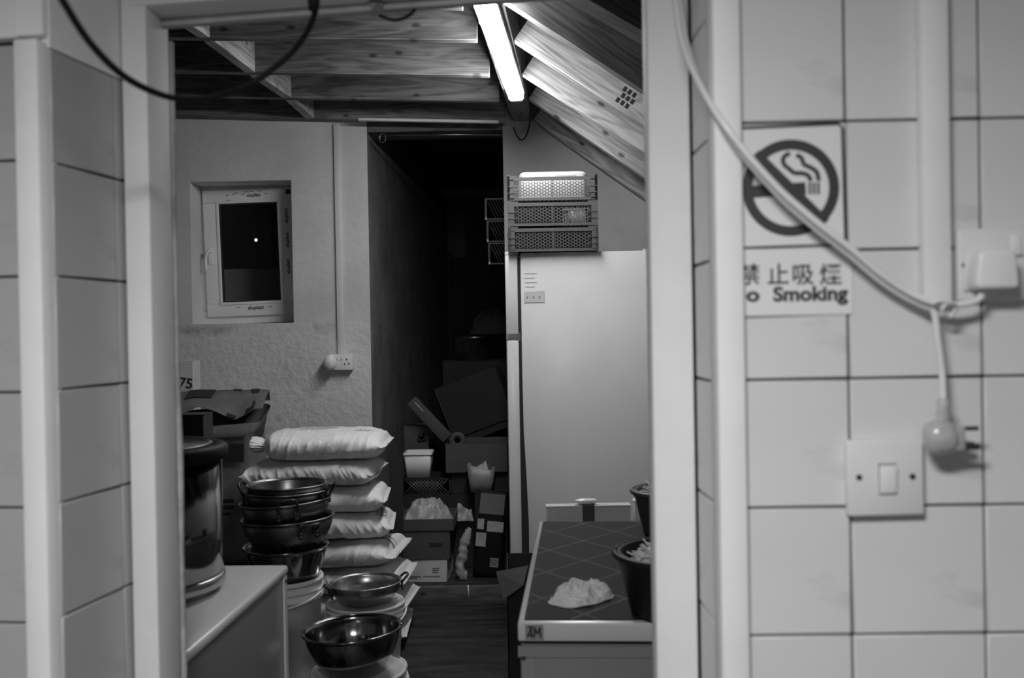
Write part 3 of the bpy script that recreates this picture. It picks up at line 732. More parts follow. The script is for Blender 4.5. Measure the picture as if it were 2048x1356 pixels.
tag(MB().tube(smooth_path(c2p, 8), 0.0041, 8).obj('grey_flex', M['plastic_b']), 'second pale flex dropping below the trunking to the loose plug', 'cable')
tb = [at(1866, 606, 1.142), at(1880, 602, 1.140), at(1900, 606, 1.140), at(1912, 613, 1.146), at(1900, 634, 1.15), at(1884, 618, 1.143), at(1902, 602, 1.14)]
tag(MB().tube(smooth_path(tb, 6), 0.0024, 6).obj('cable_tie', M['plastic_b']), 'pale tie knotted round both flexes below the wide trunking', 'cable tie')
# ---- loose plug hanging
P0 = at(1886, 800, 1.15)
lp = thing('loose_plug', 'smoky translucent three pin plug dangling on a flex beside the switch', 'plug', P0)
k = 1.15 / F
MB().lathe([(0.0045, 0.002), (0.0075, -0.004), (0.006, -0.010), (0.0085, -0.016), (0.007, -0.021), (0.010, -0.026)], 14).obj('cord_grip', M['clearplug'], lp)
MB().lathe([(0.0, -0.022), (0.010, -0.021), (0.017, -0.017), (0.0195, -0.006), (0.0195, 0.004), (0.0165, 0.010), (0.012, 0.013), (0.0, 0.013)], 28, Matrix.Translation((0.0, 0, -0.042)) @ Matrix.Rotation(R(80), 4, 'Y') @ Matrix.Diagonal((1.08, 0.85, 1, 1))).obj('body', M['clearplug'], lp)
MB().box(0.008, 0.022, -0.010, 0.010, -0.058, -0.030).obj('pin_base', M['clearplug'], lp, bevel=0.003)
for (za_, ya_, hh_) in ((-0.033, -0.004, 0.0024), (-0.054, -0.006, 0.0032), (-0.053, 0.007, 0.0032)):
    MB().box(0.0205, 0.0385, ya_ - 0.002, ya_ + 0.002, za_ - hh_, za_ + hh_).obj('pin', M['ink'], lp, bevel=0.0008)
# ---- black cable across the top
bc = [at(95, -60, 1.02), at(125, 0, 1.05), at(180, 85, 1.1), at(245, 150, 1.16), at(310, 185, 1.22), at(365, 198, 1.27), at(430, 194, 1.32), at(505, 165, 1.36), at(570, 118, 1.36), at(605, 78, 1.35), at(625, 40, 1.33), at(632, 8, 1.31), at(622, -30, 1.3)]
tag(MB().tube(smooth_path(bc, 8), 0.0042, 8).obj('black_cable', M['black']), 'thick black cable drooping across the top of the doorway', 'cable')
cn = MB().tube([at(624, 22, 1.315), at(628, 8, 1.31), at(626, -12, 1.305)], [0.005, 0.0085, 0.0085], 8)
bcx = cn.obj('cable_connector', M['black']); tag(bcx, 'black connector sleeve on the drooping cable at the doorway head', 'connector')
wl_ = [at(742, -30, 1.47), at(752, 22, 1.47), at(772, 36, 1.47), at(792, 40, 1.47), at(812, 34, 1.47), at(830, 18, 1.47), at(850, -25, 1.47)]
tag(MB().tube(smooth_path(wl_, 6), 0.0026, 6).obj('wire_loop', M['black']), 'short black wire loop hanging behind the doorway head', 'cable')
tp = MB(); A = [at(733, -20, 1.46), at(766, -20, 1.46), at(764, 25, 1.462), at(752, 33, 1.463), at(744, 42, 1.464), at(747, 20, 1.463), at(738, 6, 1.461)]
tp.add([tuple(v) for v in A] + [tuple(v + Vector((0, .0015, 0))) for v in A], [tuple(range(7)), tuple(range(13, 6, -1))] + [(i, (i + 1) % 7, 7 + (i + 1) % 7, 7 + i) for i in range(7)])
tag(tp.obj('torn_tape', M['crate']), 'torn strip of grey tape hanging beside the wire loop', 'tape')

# ================================================================== BACK ROOM: LARGE APPLIANCES
# ---- tall fridge freezer seen from its side, doors towards the doorway
FY = 4.5
fx0 = at(1040, 600, FY).x; fx1 = at(1303, 600, FY).x; fzt = at(1170, 503, FY).z; fd0 = at(1011, 600, FY).x
fr = thing('fridge_freezer', 'tall white two door fridge freezer carrying the stacked crates', 'fridge', (fx0, FY, 0))
FW = fx1 - fx0; FD = 0.6
MB().box(0.004, FW, 0, FD, 0.03, fzt).obj('cabinet', M['enamel'], fr, bevel=0.006)
zs_ = at(1025, 669, FY).z; zs2 = at(1025, 681, FY).z
dw = fx0 - fd0
MB().box(-dw, -0.009, 0.002, FD - .002, zs_, fzt - 0.012).obj('door', M['enamel'], fr, bevel=0.006)
MB().box(-dw + 0.003, -0.009, 0.002, FD - .002, 0.05, zs2).obj('door', M['enamel'], fr, bevel=0.006)
MB().box(-0.0088, 0.0036, 0.008, FD - .008, zs_ + .01, fzt - .02).obj('gasket', M['gasket'], fr)
g = MB(); pts = [(-0.0088, 0.06), (0.0036, 0.06), (0.0036, zs2 - .01), (-0.0088, zs2 - .01)]
g.box(-0.0088, 0.0036, 0.008, FD - .008, 0.06, zs2 - .01); g.obj('gasket', M['gasket'], fr)
gp = MB().prism([(-0.008, 0.06), (0.018, 0.06), (0.022, 0.55), (0.016, 0.75), (0.006, 0.98), (0.003, 1.2), (-0.008, 1.2)], -0.003, 0.006, Matrix.Rotation(R(90), 4, 'X'))
gp.obj('perished_seal', M['gasket'], fr)
MB().box(-dw, -0.004, 0.012, 0.10, fzt - 0.011, fzt + 0.006).obj('hinge_cover', M['plastic_b'], fr, bevel=0.003)
MB().box(-0.05, -0.02, 0.006, 0.05, zs2 + 0.0015, zs_ - .0015).obj('hinge', M['steel_d'], fr)
MB().box(FW - 0.03, FW - 0.01, 0.005, 0.05, fzt, fzt + 0.008).obj('hinge', M['plastic_b'], fr)
st_ = MB(); sx0 = at(1047, 540, FY).x - fx0; sx1 = at(1089, 606, FY).x - fx0; szt = at(1068, 583, FY).z; szb = at(1068, 606, FY).z
st_.box(sx0, sx1, -0.0008, -0.0001, szb, szt); st_.obj('rating_sticker', M['plastic_b'], fr)
def sprint(x0_, x1_, z0_, z1_): MB().box(x0_, x1_, -0.0012, -0.0008, z0_, z1_).obj('sticker_print', M['ink_g'], fr)
sprint(sx0 + .002, sx1 - .002, szb + .001, szb + .003); sprint(sx1 - .001, sx1, szb, szt); sprint(sx1 - .03, sx1, szt - .001, szt)
for i in range(3): sprint(sx0 + .012 + i * .028, sx0 + .018 + i * .028, szb + .02, szb + .03)
for i in range(4): sprint(sx0 + .005, sx0 + .05 + .01 * (i % 2), szt + .02 + i * .02, szt + .0215 + i * .02)

# ---- stacked harvest crates with honeycomb sides
def honeycomb(mb, w_, h_, col, T, wall=0.0022, th=0.003):
    """a sheet of hexagonal holes in the local xz plane, 0..w x 0..h"""
    r = col / 1.5; rowh = r * math.sqrt(3); nc = int(w_ / col) + 1; nr = int(h_ / rowh) + 1
    for i in range(nc):
        for k in range(nr + 1):
            cx = i * col; cz = k * rowh + (rowh / 2 if i % 2 else 0)
            if cx < r * .6 or cx > w_ - r * .6 or cz < rowh * .35 or cz > h_ - rowh * .35: continue
            vs = []
            for q in range(6):
                a = math.pi / 3 * q
                for rr in (r * 1.0, r - wall): 
                    vs.append((min(max(cx + rr * math.cos(a), 0), w_), 0, min(max(cz + rr * math.sin(a), 0), h_)))
            for q in range(6):
                a = math.pi / 3 * q; vs.append((min(max(cx + (r - wall) * math.cos(a), 0), w_), th, min(max(cz + (r - wall) * math.sin(a), 0), h_)))
            fs = []
            for q in range(6):
                j = (q + 1) % 6; fs += [(2 * q, 2 * j, 2 * j + 1, 2 * q + 1), (2 * q + 1, 2 * j + 1, 12 + j, 12 + q)]
            mb.add(vs, fs, T)
CW, CD, CH = 0.405, 0.32, 0.1145
def make_crate(name, label, m, group):
    t = thing(name, label, 'crate', group=group)
    rim = MB()
    for z0_, z1_ in ((0, 0.012), (CH - 0.026, CH - 0.010)):
        e = 0.006
        rim.box(-CW / 2, CW / 2, -CD / 2, -CD / 2 + e, z0_, z1_); rim.box(-CW / 2, CW / 2, CD / 2 - e, CD / 2, z0_, z1_)
        rim.box(-CW / 2, -CW / 2 + e, -CD / 2, CD / 2, z0_, z1_); rim.box(CW / 2 - e, CW / 2, -CD / 2, CD / 2, z0_, z1_)
    for sx in (-1, 1):                                   # raised corners and thin ribs
        for sy in (-1, 1):
            x = sx * (CW / 2 - 0.022); rim.box(x - .022, x + .022, sy * (CD / 2 - .0035) - .0035, sy * (CD / 2 - .0035) + .0035, CH - 0.011, CH - 0.004)
            for zr in (0.032, 0.06): rim.box(x - .021, x + .021, sy * (CD / 2) - .003, sy * (CD / 2) + .003, zr, zr + .003)
    rim.obj('rim', m, t)
    for sx in (-1, 1):
        for sy in (-1, 1):
            mb = MB(); x = sx * CW / 2; y = sy * CD / 2
            mb.box(min(x, x - sx * .012), max(x, x - sx * .012), min(y, y - sy * .012), max(y, y - sy * .012), 0, CH)
            mb.box(min(x, x - sx * .03), max(x, x - sx * .03), min(y, y - sy * .004), max(y, y - sy * .004), 0.005, CH - .02)
            mb.obj('corner_post', m, t)
    for sy in (-1, 1):
        mb = MB(); honeycomb(mb, CW - 0.06, CH - 0.036, 0.0124, Matrix.Translation((-CW / 2 + .03, sy * (CD / 2 - .003), 0.011)))
        mb.box(-.002, .002, sy * (CD / 2 - .003) - .002, sy * (CD / 2 - .003) + .002, .01, CH - .02)
        mb.obj('honeycomb_side', m, t)
    for sx in (-1, 1):
        mb = MB(); honeycomb(mb, CD - 0.03, CH - 0.036, 0.0124, Matrix.Translation((sx * (CW / 2 - .003), -CD / 2 + .015, 0.011)) @ Matrix.Rotation(R(90), 4, 'Z'))
        mb.obj('honeycomb_side', m, t)
    mb = MB(); honeycomb(mb, CW - 0.01, CD - 0.01, 0.02, Matrix.Translation((-CW / 2 + .005, -CD / 2 + .005, 0.0045)) @ frame_T((0, 0, 0), (1, 0, 0), (0, 0, -1), (0, 1, 0)), wall=0.004)
    mb.obj('slatted_base', m, t)
    return t
GC = 'crates stacked on the fridge'
cx_ = (at(1014, 450, FY - .03).x + at(1197, 450, FY - .03).x) / 2
crate0 = make_crate('produce_crate', 'grey honeycomb crate lowest of the stack on the fridge', M['crate'], GC)
MB().box(-CW / 2 + .014, CW / 2 - .014, -CD / 2 + .012, CD / 2 - .012, .006, CH - .03).obj('liner', M['crate_d'], crate0)  # added dark block that puts shade behind the crate's holes
crate0.location = (cx_, FY + CD / 2 - 0.032, fzt + 0.0015); crate0.rotation_euler = (0, 0, R(0.6))
for k, lb in ((1, 'grey honeycomb crate in the middle of the stack on the fridge'), (2, 'grey honeycomb crate at the top of the fridge stack holding a white basket')):
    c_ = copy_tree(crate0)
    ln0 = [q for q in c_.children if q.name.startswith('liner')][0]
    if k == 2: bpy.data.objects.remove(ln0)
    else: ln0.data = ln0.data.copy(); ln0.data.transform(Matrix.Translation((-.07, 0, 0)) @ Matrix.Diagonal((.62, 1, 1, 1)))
    c_.name = 'produce_crate'; c_.location = (cx_ + 0.001 * k, FY + CD / 2 - 0.032, fzt + 0.0015 + k * CH); c_['label'] = lb; c_.rotation_euler = (0, 0, R(0.6 - .5 * k))
# white slotted basket upside down in the top crate
bkz = fzt + 0.0015 + 2 * CH + 0.006
M['basket'] = mat('basket_plastic', 0.5, 0.4)
bk = thing('slotted_basket', 'white slotted plastic basket turned upside down in the top crate', 'basket', (cx_ + 0.008, FY + 0.13, bkz))
def rbox_ring(w_, d_, r_, z, n=5):
    pts = []
    for (sx, sy, a0) in ((1, 1, 0), (-1, 1, 90), (-1, -1, 180), (1, -1, 270)):
        for i in range(n + 1):
            a = R(a0 + 90 * i / n); pts.append((sx * (w_ / 2 - r_) + r_ * math.cos(a), sy * (d_ / 2 - r_) + r_ * math.sin(a), z))
    return pts
def loft(mb, rings, cap0=True, cap1=True, T=None, smooth=True):
    n = len(rings[0]); vs = [p for r_ in rings for p in r_]; fs = []
    for k in range(len(rings) - 1):
        for i in range(n): fs.append((k * n + i, k * n + (i + 1) % n, (k + 1) * n + (i + 1) % n, (k + 1) * n + i))
    if cap0: fs.append(tuple(range(n - 1, -1, -1)))
    if cap1: fs.append(tuple((len(rings) - 1) * n + i for i in range(n)))
    mb.add(vs, fs, T, smooth)
mb = MB(); loft(mb, [rbox_ring(0.325, 0.22, .03, 0.0), rbox_ring(0.325, 0.22, .03, 0.006), rbox_ring(0.315, 0.21, .03, 0.007), rbox_ring(0.308, 0.203, .03, 0.120), rbox_ring(0.287, 0.19, .03, 0.131), rbox_ring(0.275, 0.18, .03, 0.132)])
mb.obj('body', M['basket'], bk, smooth=True)
mb = MB()
for i in range(26):
    x = -0.105 + i * 0.0083
    if abs(x) < 0.008 or x < -.085: continue
    MB().box(x - .0013, x + .0013, -0.1045, -0.1025, 0.106, 0.114).obj('slot', M['ink_g'], bk)
# small white tub in the middle crate
mt = MB(); loft(mt, [rbox_ring(.07, .07, .015, 0), rbox_ring(.08, .08, .015, .06), rbox_ring(.07, .07, .015, .06), rbox_ring(.06, .06, .015, .01)], True, True)
tag(mt.obj('small_tub', M['plastic'], None, (cx_ + 0.115, FY + 0.06, fzt + CH + 0.012)), 'small white tub inside the middle crate on the fridge', 'tub')

# ---- chest freezer in front of the fridge, diamond vinyl on the lid
ZT = CZ - 0.55
A0 = on_z(1035, 1245, ZT); A1 = on_z(1078, 1043, ZT)
fd = (A1 - A0); FL = fd.length; fd.normalize(); fs_ = Vector((fd.y, -fd.x, 0))
FT = frame_T(Vector((A0.x, A0.y, 0)), fs_, fd, Vector((0, 0, 1)))
cf = thing('chest_freezer', 'white chest freezer with the diamond patterned vinyl on its lid', 'freezer', mw=FT)
CFW = 0.58; lid = 0.036
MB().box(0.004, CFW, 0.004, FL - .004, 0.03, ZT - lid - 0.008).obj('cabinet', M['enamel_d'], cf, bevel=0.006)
ld_ = MB().box(0, CFW + .004, 0, FL, ZT - lid, ZT).obj('lid', M['enamel_l'], cf, bevel=0.004)
MB().box(0.012, CFW - .008, 0.012, FL - .012, ZT - lid - 0.0075, ZT - lid - .0005).obj('lid_seal', M['gasket'], cf)
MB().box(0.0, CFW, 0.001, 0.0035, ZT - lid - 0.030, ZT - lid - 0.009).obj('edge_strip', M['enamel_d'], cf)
MB().box(0.030, 0.0315, 0.0025, 0.0036, 0.04, ZT - lid - 0.032).obj('seam', M['ink_g'], cf)
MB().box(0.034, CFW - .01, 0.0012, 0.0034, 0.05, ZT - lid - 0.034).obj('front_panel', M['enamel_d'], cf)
MB().box(0.006, 0.014, 0.0, 0.003, ZT - lid - .034, ZT - lid - .028).obj('rivet', M['ink'], cf)
# maker's mark on the lid edge
lg = MB(); lx0 = 0.018; lz = ZT - lid + 0.006
for (q0_, q1_) in (((0, .003), (.008, .020)), ((.008, .020), (.008, .001)), ((0, .006), (.012, .006)), ((.013, .001), (.014, .021)), ((.014, .021), (.019, .008)), ((.019, .008), (.024, .021)), ((.024, .021), (.025, .001)), ((.001, .021), (.012, .022))):
    ribbon(lg, [(lx0 + q0_[0], lz + q0_[1]), (lx0 + q1_[0], lz + q1_[1])], 0.0034, 0.0004)
lg.obj('maker_mark', M['ink'], ld_)
MB().box(lx0 - .004, lx0 + .031, -.0003, 0, lz - .003, lz + .026).obj('badge', M['ink_g'], ld_)
vy = MB().box(-(CFW - .016) / 2, (CFW - .016) / 2, -(FL - .03) / 2, (FL - .03) / 2, 0.0005, 0.0025).obj('vinyl_sheet', M['vinyl'])
vy.matrix_world = FT @ Matrix.Translation((CFW / 2 + 0.004, FL / 2 - .0, ZT)); tag(vy, 'dark vinyl sheet with pale diamond lines covering the freezer lid', 'vinyl sheet')
ZV = ZT + 0.003
# crumpled rag
rg = MB(); nu, nv = 96, 60; vs = []; fs2 = []
for i in range(nv + 1):
    t = i / nv
    for k_ in range(nu):
        a = 2 * math.pi * k_ / nu
        rad = 1 + .22 * mnoise.noise((math.cos(a) * 1.6, math.sin(a) * 1.6, 3.3)) + .10 * math.sin(3 * a + 1) + .05 * math.sin(7 * a)
        x = 0.062 * rad * t * math.cos(a); y = 0.075 * rad * t * math.sin(a)
        sw_a = a * 2.0 + 3.2 * t + 2.2 * mnoise.noise((x * 18, y * 18, 4.0))
        f1 = (1 - abs(math.sin(sw_a))) ** 1.3; f2 = max(0, 1 - 2.4 * abs(mnoise.noise((x * 34 + 1.5 * math.sin(y * 60), y * 44, 7.0)))) ** 1.5
        f3 = mnoise.noise((x * 16 + 5, y * 16, 2.0))
        z = (0.027 * (1 - t ** 5) + .004) * (0.34 + .42 * f1 + .42 * f2 + .30 * f3)
        if t > .93: z = max(z * .4, 0.0)
        vs.append((x, y, max(z, 0.0006)))
for i in range(nv):
    for k_ in range(nu): fs2.append((i * nu + k_, i * nu + (k_ + 1) % nu, (i + 1) * nu + (k_ + 1) % nu, (i + 1) * nu + k_))
fs2.append(tuple(nv * nu + k_ for k_ in range(nu)))
rg.add(vs, fs2, None, True)
rp = on_z(1157, 1195, ZV)
tag(rg.obj('crumpled_rag', M['cloth'], None, (rp.x, rp.y, ZV), (0, 0, R(-20))), 'crumpled white cotton rag lying on the dark vinyl', 'rag')
# black tubs of bean sprouts
def sprouts(rad, z, seed, n=420):
    rnd = random.Random(seed); mb = MB()
    for i in range(n):
        a = rnd.uniform(0, 6.283); r_ = rad * math.sqrt(rnd.random()) * .93; zz_ = z + 0.045 * (1 - (r_ / rad) ** 2) * rnd.uniform(.75, 1.05)
        p = Vector((r_ * math.cos(a), r_ * math.sin(a), zz_)); d = Vector((rnd.uniform(-1, 1), rnd.uniform(-1, 1), rnd.uniform(-.35, .35))).normalized(); e = d.cross(Vector((0, 0, 1))) * rnd.uniform(-.5, .5)
        l_ = rnd.uniform(.012, .024)
        mb.tube([p - d * l_, p + e * l_ * .5, p + d * l_], [.0016, .0018, .0011], 5)
    mb.lathe([(rad * .93, z - .01), (rad * .93, z + .004), (rad * .5, z + .026), (0, z + .034)], 24)
    return mb
def tub(name, label, px, py_base, r_top, r_bot, h_, m, seed, fill, grp='tubs of sprouts on the freezer'):
    b_ = on_z(px, py_base, ZV)
    t = thing(name, label, 'tub', (b_.x + r_bot, b_.y + r_bot * .35, ZV), (0, 0, seed), grp)
    MB().lathe([(0, 0), (r_bot * .9, 0), (r_bot, .004), (r_top * .97, h_ * .84), (r_top, h_ * .86), (r_top + .002, h_ * .95), (r_top - .003, h_), (r_top - .010, h_ * .985), (r_top - .012, h_ * .8), (r_bot - .008, .008), (0, .006)], 40).obj('shell', m, t)
    mb = MB(); mb.tube([((r_top + .003) * math.cos(q * .13083), (r_top + .003) * math.sin(q * .13083), h_ * .955) for q in range(49)], .0065, 8); mb.obj('rolled_rim', m, t)
    s_ = sprouts(r_bot * .9 + (r_top - r_bot) * .6, h_ * fill, seed).obj('bean_sprouts', M['noodle']); s_.location = t.location
    s_['kind'] = 'stuff'; s_['category'] = 'sprouts'
    return t, s_
t1_, s1_ = tub('black_tub', 'black plastic tub of pale sprouts at the near corner of the freezer lid', 1266, 1236, .130, .105, .118, M['pvc_black'], 3, .78)
s1_['label'] = 'pale bean sprouts heaped in the near black tub'
t2_, s2_ = tub('grey_tub', 'dark grey tub of pale sprouts at the far end of the freezer lid', 1290, 1072, .110, .085, .118, M['pvc_grey'], 5, .86)
s2_['label'] = 'pale bean sprouts heaped in the far grey tub'
# cartons behind the freezer
by = 3.32
q0 = at(1092, 1020, by).x; q1 = at(1262, 1010, by).x; qz = at(1150, 1012, by).z
def carton(name, label, x0, x1, y0, y1, z0_, z1_, m, rz=0, tape=None, cat='carton', mt=None, parent=None, open_=False):
    """a cardboard box: body plus two closed flaps with a seam between them"""
    t = thing(name, label, cat, ((x0 + x1) / 2, (y0 + y1) / 2, z0_), (0, 0, R(rz)))
    if mt is not None: t.matrix_world = mt
    w_, d_, h_ = x1 - x0, y1 - y0, z1_ - z0_
    if open_:
        mb = MB(); e = 0.004
        mb.box(-w_ / 2, w_ / 2, -d_ / 2, -d_ / 2 + e, 0, h_); mb.box(-w_ / 2, w_ / 2, d_ / 2 - e, d_ / 2, 0, h_); mb.box(-w_ / 2, -w_ / 2 + e, -d_ / 2, d_ / 2, 0, h_); mb.box(w_ / 2 - e, w_ / 2, -d_ / 2, d_ / 2, 0, h_); mb.box(-w_ / 2, w_ / 2, -d_ / 2, d_ / 2, 0, e)
        mb.obj('body', m, t)
    else:
        MB().box(-w_ / 2, w_ / 2, -d_ / 2, d_ / 2, 0, h_ - .004).obj('body', m, t, bevel=0.003, seg=1)
        for s_ in (-1, 1):
            MB().box(-w_ / 2, w_ / 2, min(0.002 * s_, s_ * d_ / 2), max(.002 * s_, s_ * d_ / 2), h_ - .004, h_).obj('flap', m, t)
    if tape: MB().box(-0.02, 0.02, -d_ / 2 - .0006, d_ / 2 + .0006, h_ * .75, h_ + .0006).obj('tape', M[tape], t)
    return t
tc_ = carton('taped_carton', 'pale flattened taped carton standing upright behind the chest freezer', q0, q1, by, by + .05, 0.0, qz, M['card_w'], tape='card')
carton('side_carton', 'pale carton wedged beside the taped one behind the freezer', q1 + .012, q1 + .26, by + .02, by + .07, 0, qz + .01, M['card_w'])
sc_ = MB(); sc_.lathe([(0, 0), (.018, .001), (.026, .008), (.022, .016), (.008, .019), (0, .02)], 20, Matrix.Diagonal((1.5, .8, 1, 1)))
for i, v in enumerate(sc_.v):
    n_ = mnoise.noise_vector(Vector(v) * 70); sc_.v[i] = (v[0] + n_.x * .006, v[1] + n_.y * .006, max(0, v[2] + n_.z * .004))
tp_ = at(1172, 1008, by + .025); tag(sc_.obj('paper_scrap', M['plastic'], None, (tp_.x, tp_.y, qz + .001)), 'crumpled white paper scrap lying on the taped carton', 'paper scrap')

# ---- white chest on the window side, with the stock pot
B1 = on_z(577, 1129, ZT); B0 = on_z(378, 1302, ZT)
gd = (B1 - B0).normalized(); gs = Vector((gd.y, -gd.x, 0)); GL = 0.66
GT = frame_T(Vector((B1.x, B1.y, 0)) - gd * GL, gs, gd, Vector((0, 0, 1)))
wc_ = thing('worktop_cabinet', 'white cabinet with a flat pale top under the steel stock pot', 'cabinet', mw=GT)
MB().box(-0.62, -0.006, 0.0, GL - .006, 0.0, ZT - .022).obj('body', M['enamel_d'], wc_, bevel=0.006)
MB().box(-0.63, 0.0, -.004, GL, ZT - .022, ZT).obj('top', M['enamel'], wc_, bevel=0.008, seg=3)
MB().box(-0.0065, -0.002, GL - .03, GL - .008, 0.0, ZT - .023).obj('corner_strip', M['enamel'], wc_)
MB().lathe([(0, .002), (.004, .002), (.004, 0)], 10, Matrix.Translation((-.002, GL - .02, ZT - .035)) @ Matrix.Rotation(R(90), 4, 'Y')).obj('screw', M['ink'], wc_)
pr_ = at(455, 1120, 2.12); PRr = 0.178
sp_ = thing('stock_pot', 'tall steel stock pot with a thick black rim on the white cabinet', 'pot', (pr_.x - PRr - .018, 2.13, ZT + .0005))
PH = 0.315
MB().lathe([(0, 0), (PRr - .014, 0), (PRr - .010, .006), (PRr - .006, .012), (PRr, .016), (PRr, PH - .03), (PRr - .003, PH - .03), (PRr - .003, .02), (0, .018)], 64).obj('body', M['steel_m'], sp_)
MB().lathe([(PRr + .0008, .014), (PRr + .003, .016), (PRr + .003, .036), (PRr + .0008, .038)], 64).obj('base_band', M['steel'], sp_)
MB().lathe([(PRr + .001, PH - .032), (PRr + .012, PH - .030), (PRr + .014, PH - .006), (PRr + .002, PH + .002), (PRr - .024, PH), (PRr - .030, PH - .008), (PRr - .004, PH - .032)], 64).obj('rim', M['black'], sp_)
MB().lathe([(PRr - .029, PH - .004), (PRr - .0245, PH + .003), (PRr - .0185, PH + .0015)], 64).obj('inner_bead', M['steel'], sp_)

# ================================================================== BACK ROOM: SACKS, BUCKETS, PANS
def sack_mesh(L_, W_, H_, seed, neck=False, frill=0.02, flop=0.0):
    """a filled pillow sack along x: flat sewn ends, soft bulging middle, creases running round the sides and in from the ends"""
    rnd = random.Random(seed); nu, nv = 130, 72; vs, fs = [], []
    ox = rnd.uniform(0, 50); sl = rnd.choice((-1, 1)) * rnd.uniform(.5, 1.1)
    def ridge(a, b, c): return max(0.0, 1 - 2.6 * abs(mnoise.noise((a, b, c)))) ** 1.6
    for i in range(nu + 1):
        u = -1 + 2 * i / nu; au = abs(u)
        core = 1 - frill / (L_ / 2)
        t = min(au / core, 1.0)
        hp = max((1 - t ** 7) ** 0.5, 0.0)
        hw = W_ / 2 * (1 - 0.05 * (1 - t ** 2)) if t > .85 else W_ / 2 * (0.965 + .02 * t)
        hh = H_ / 2 * hp + 0.003
        zoff = 0.0
        k_ = 0.0
        if neck and u < -0.58:
            k_ = min((-u - 0.58) / 0.24, 1.0); e_ = max(0, (-u - .82) / .18)
            hw = W_ / 2 * (1 - 0.82 * k_ ** 1.2) * (1 + e_ * .9); hh = H_ / 2 * ((1 - k_ ** 2) * .74 + .26) * (1 + .9 * e_ - .55 * e_ ** 6); zoff = .012 * e_; hp = 1
        for k in range(nv):
            a = 2 * math.pi * k / nv; ca, sa = math.cos(a), math.sin(a)
            y = hw * math.copysign(abs(ca) ** 0.72, ca); z = hh * math.copysign(abs(sa) ** 0.80, sa)
            x = u * L_ / 2; side = abs(ca) ** .7
            z += (0.010 * mnoise.noise((x * 5 + ox, y * 5, 1.3)) + .004 * mnoise.noise((x * 14 + ox, y * 10, 4.3))) * hp
            e = max(0.0, (t - .30) / .70)
            c1 = ridge(x * 17 + z * 9 * sl + ox, z * 5, y * 3)          # creases round the long sides
            c2 = ridge(x * 34 + z * 26 * sl + ox, z * 9, 3.0 + y * 4)
            c3 = ridge(y * 22 + ox, x * 5, z * 10)                        # creases running in from the ends
            d = (0.015 * c1 + .010 * c2) * side * (.55 + .45 * e) + .010 * c3 * e * hp
            if neck and k_ > 0: d += .010 * ridge(a * 2.4, x * 4 + ox, 2.0) * k_
            y += math.copysign(1, ca) * d * (0.3 + .7 * side); z += math.copysign(1, sa) * d * (1 - side) * .8
            x += 0.008 * mnoise.noise((y * 8, z * 8 + ox, 2.0)) * (1 if au > .5 else 0)
            z += zoff + flop * max(0, t - .8) * (0.5 + .5 * mnoise.noise((y * 10, ox, 0)))
            vs.append((x, y, max(z, -H_ / 2 * .93)))
    for i in range(nu):
        for k in range(nv): fs.append((i * nv + k, i * nv + (k + 1) % nv, (i + 1) * nv + (k + 1) % nv, (i + 1) * nv + k))
    fs.append(tuple(range(nv - 1, -1, -1))); fs.append(tuple(nu * nv + k for k in range(nv)))
    return vs, fs
def drape_print(bvh, strokes, m, parent, name, T):
    """dark print strokes (quads, local xy) dropped onto a sack surface along -z of T"""
    mb = MB(); Ti = T
    for quad in strokes:
        n = 6; (x0, y0), (x1, y1), wd = quad
        d = Vector((x1 - x0, y1 - y0, 0)); a = Vector((-d.y, d.x, 0)).normalized() * wd / 2
        vs = []
        ok = True
        for i in range(n + 1):
            for s_ in (-1, 1):
                p = Vector((x0, y0, 0)) + d * (i / n) + a * s_
                hit, nn, _, _ = bvh.ray_cast(Ti @ p, -(Ti.to_3x3() @ Vector((0, 0, 1))).normalized(), 1.0)
                if hit is None: ok = False; break
                vs.append(hit + nn * 0.0012)
            if not ok: break
        if ok: MB().add(vs, [(2 * i, 2 * i + 1, 2 * i + 3, 2 * i + 2) for i in range(n)]).obj('print_stroke', m, parent)
SY = 4.62
specs = [  # right end px, centre height, length, depth, yaw, label
    (None, 0.064, 0.60, 0.42, 2, None), (822, 0.180, 0.60, 0.42, -4, None),
    (820, 0.300, 0.58, 0.42, -3, 'pale sack sixth from the top of the pile, just above the steel colander'),
    (806, 0.418, 0.58, 0.42, -5, 'pale sack fifth from the top of the pile with a crumpled loose end'),
    (787, 0.540, 0.58, 0.42, 5, 'pale sack fourth from the top of the pile with dark lettering on its end'),
    (776, 0.663, 0.58, 0.42, 4, 'pale sack third from the top of the pile, behind the pan handles'),
    (764, 0.786, 0.60, 0.42, -2, 'pale creased sack second from the top of the pile'),
    (780, 0.908, 0.63, 0.43, 1, 'plump pale sack with tied neck on top of the pile')]
specs[0] = (815, 0.064, 0.60, 0.42, 2, 'pale sack at the very bottom of the pile on the floor')
specs[1] = (822, 0.180, 0.60, 0.42, -4, 'pale sack second from the bottom of the pile')
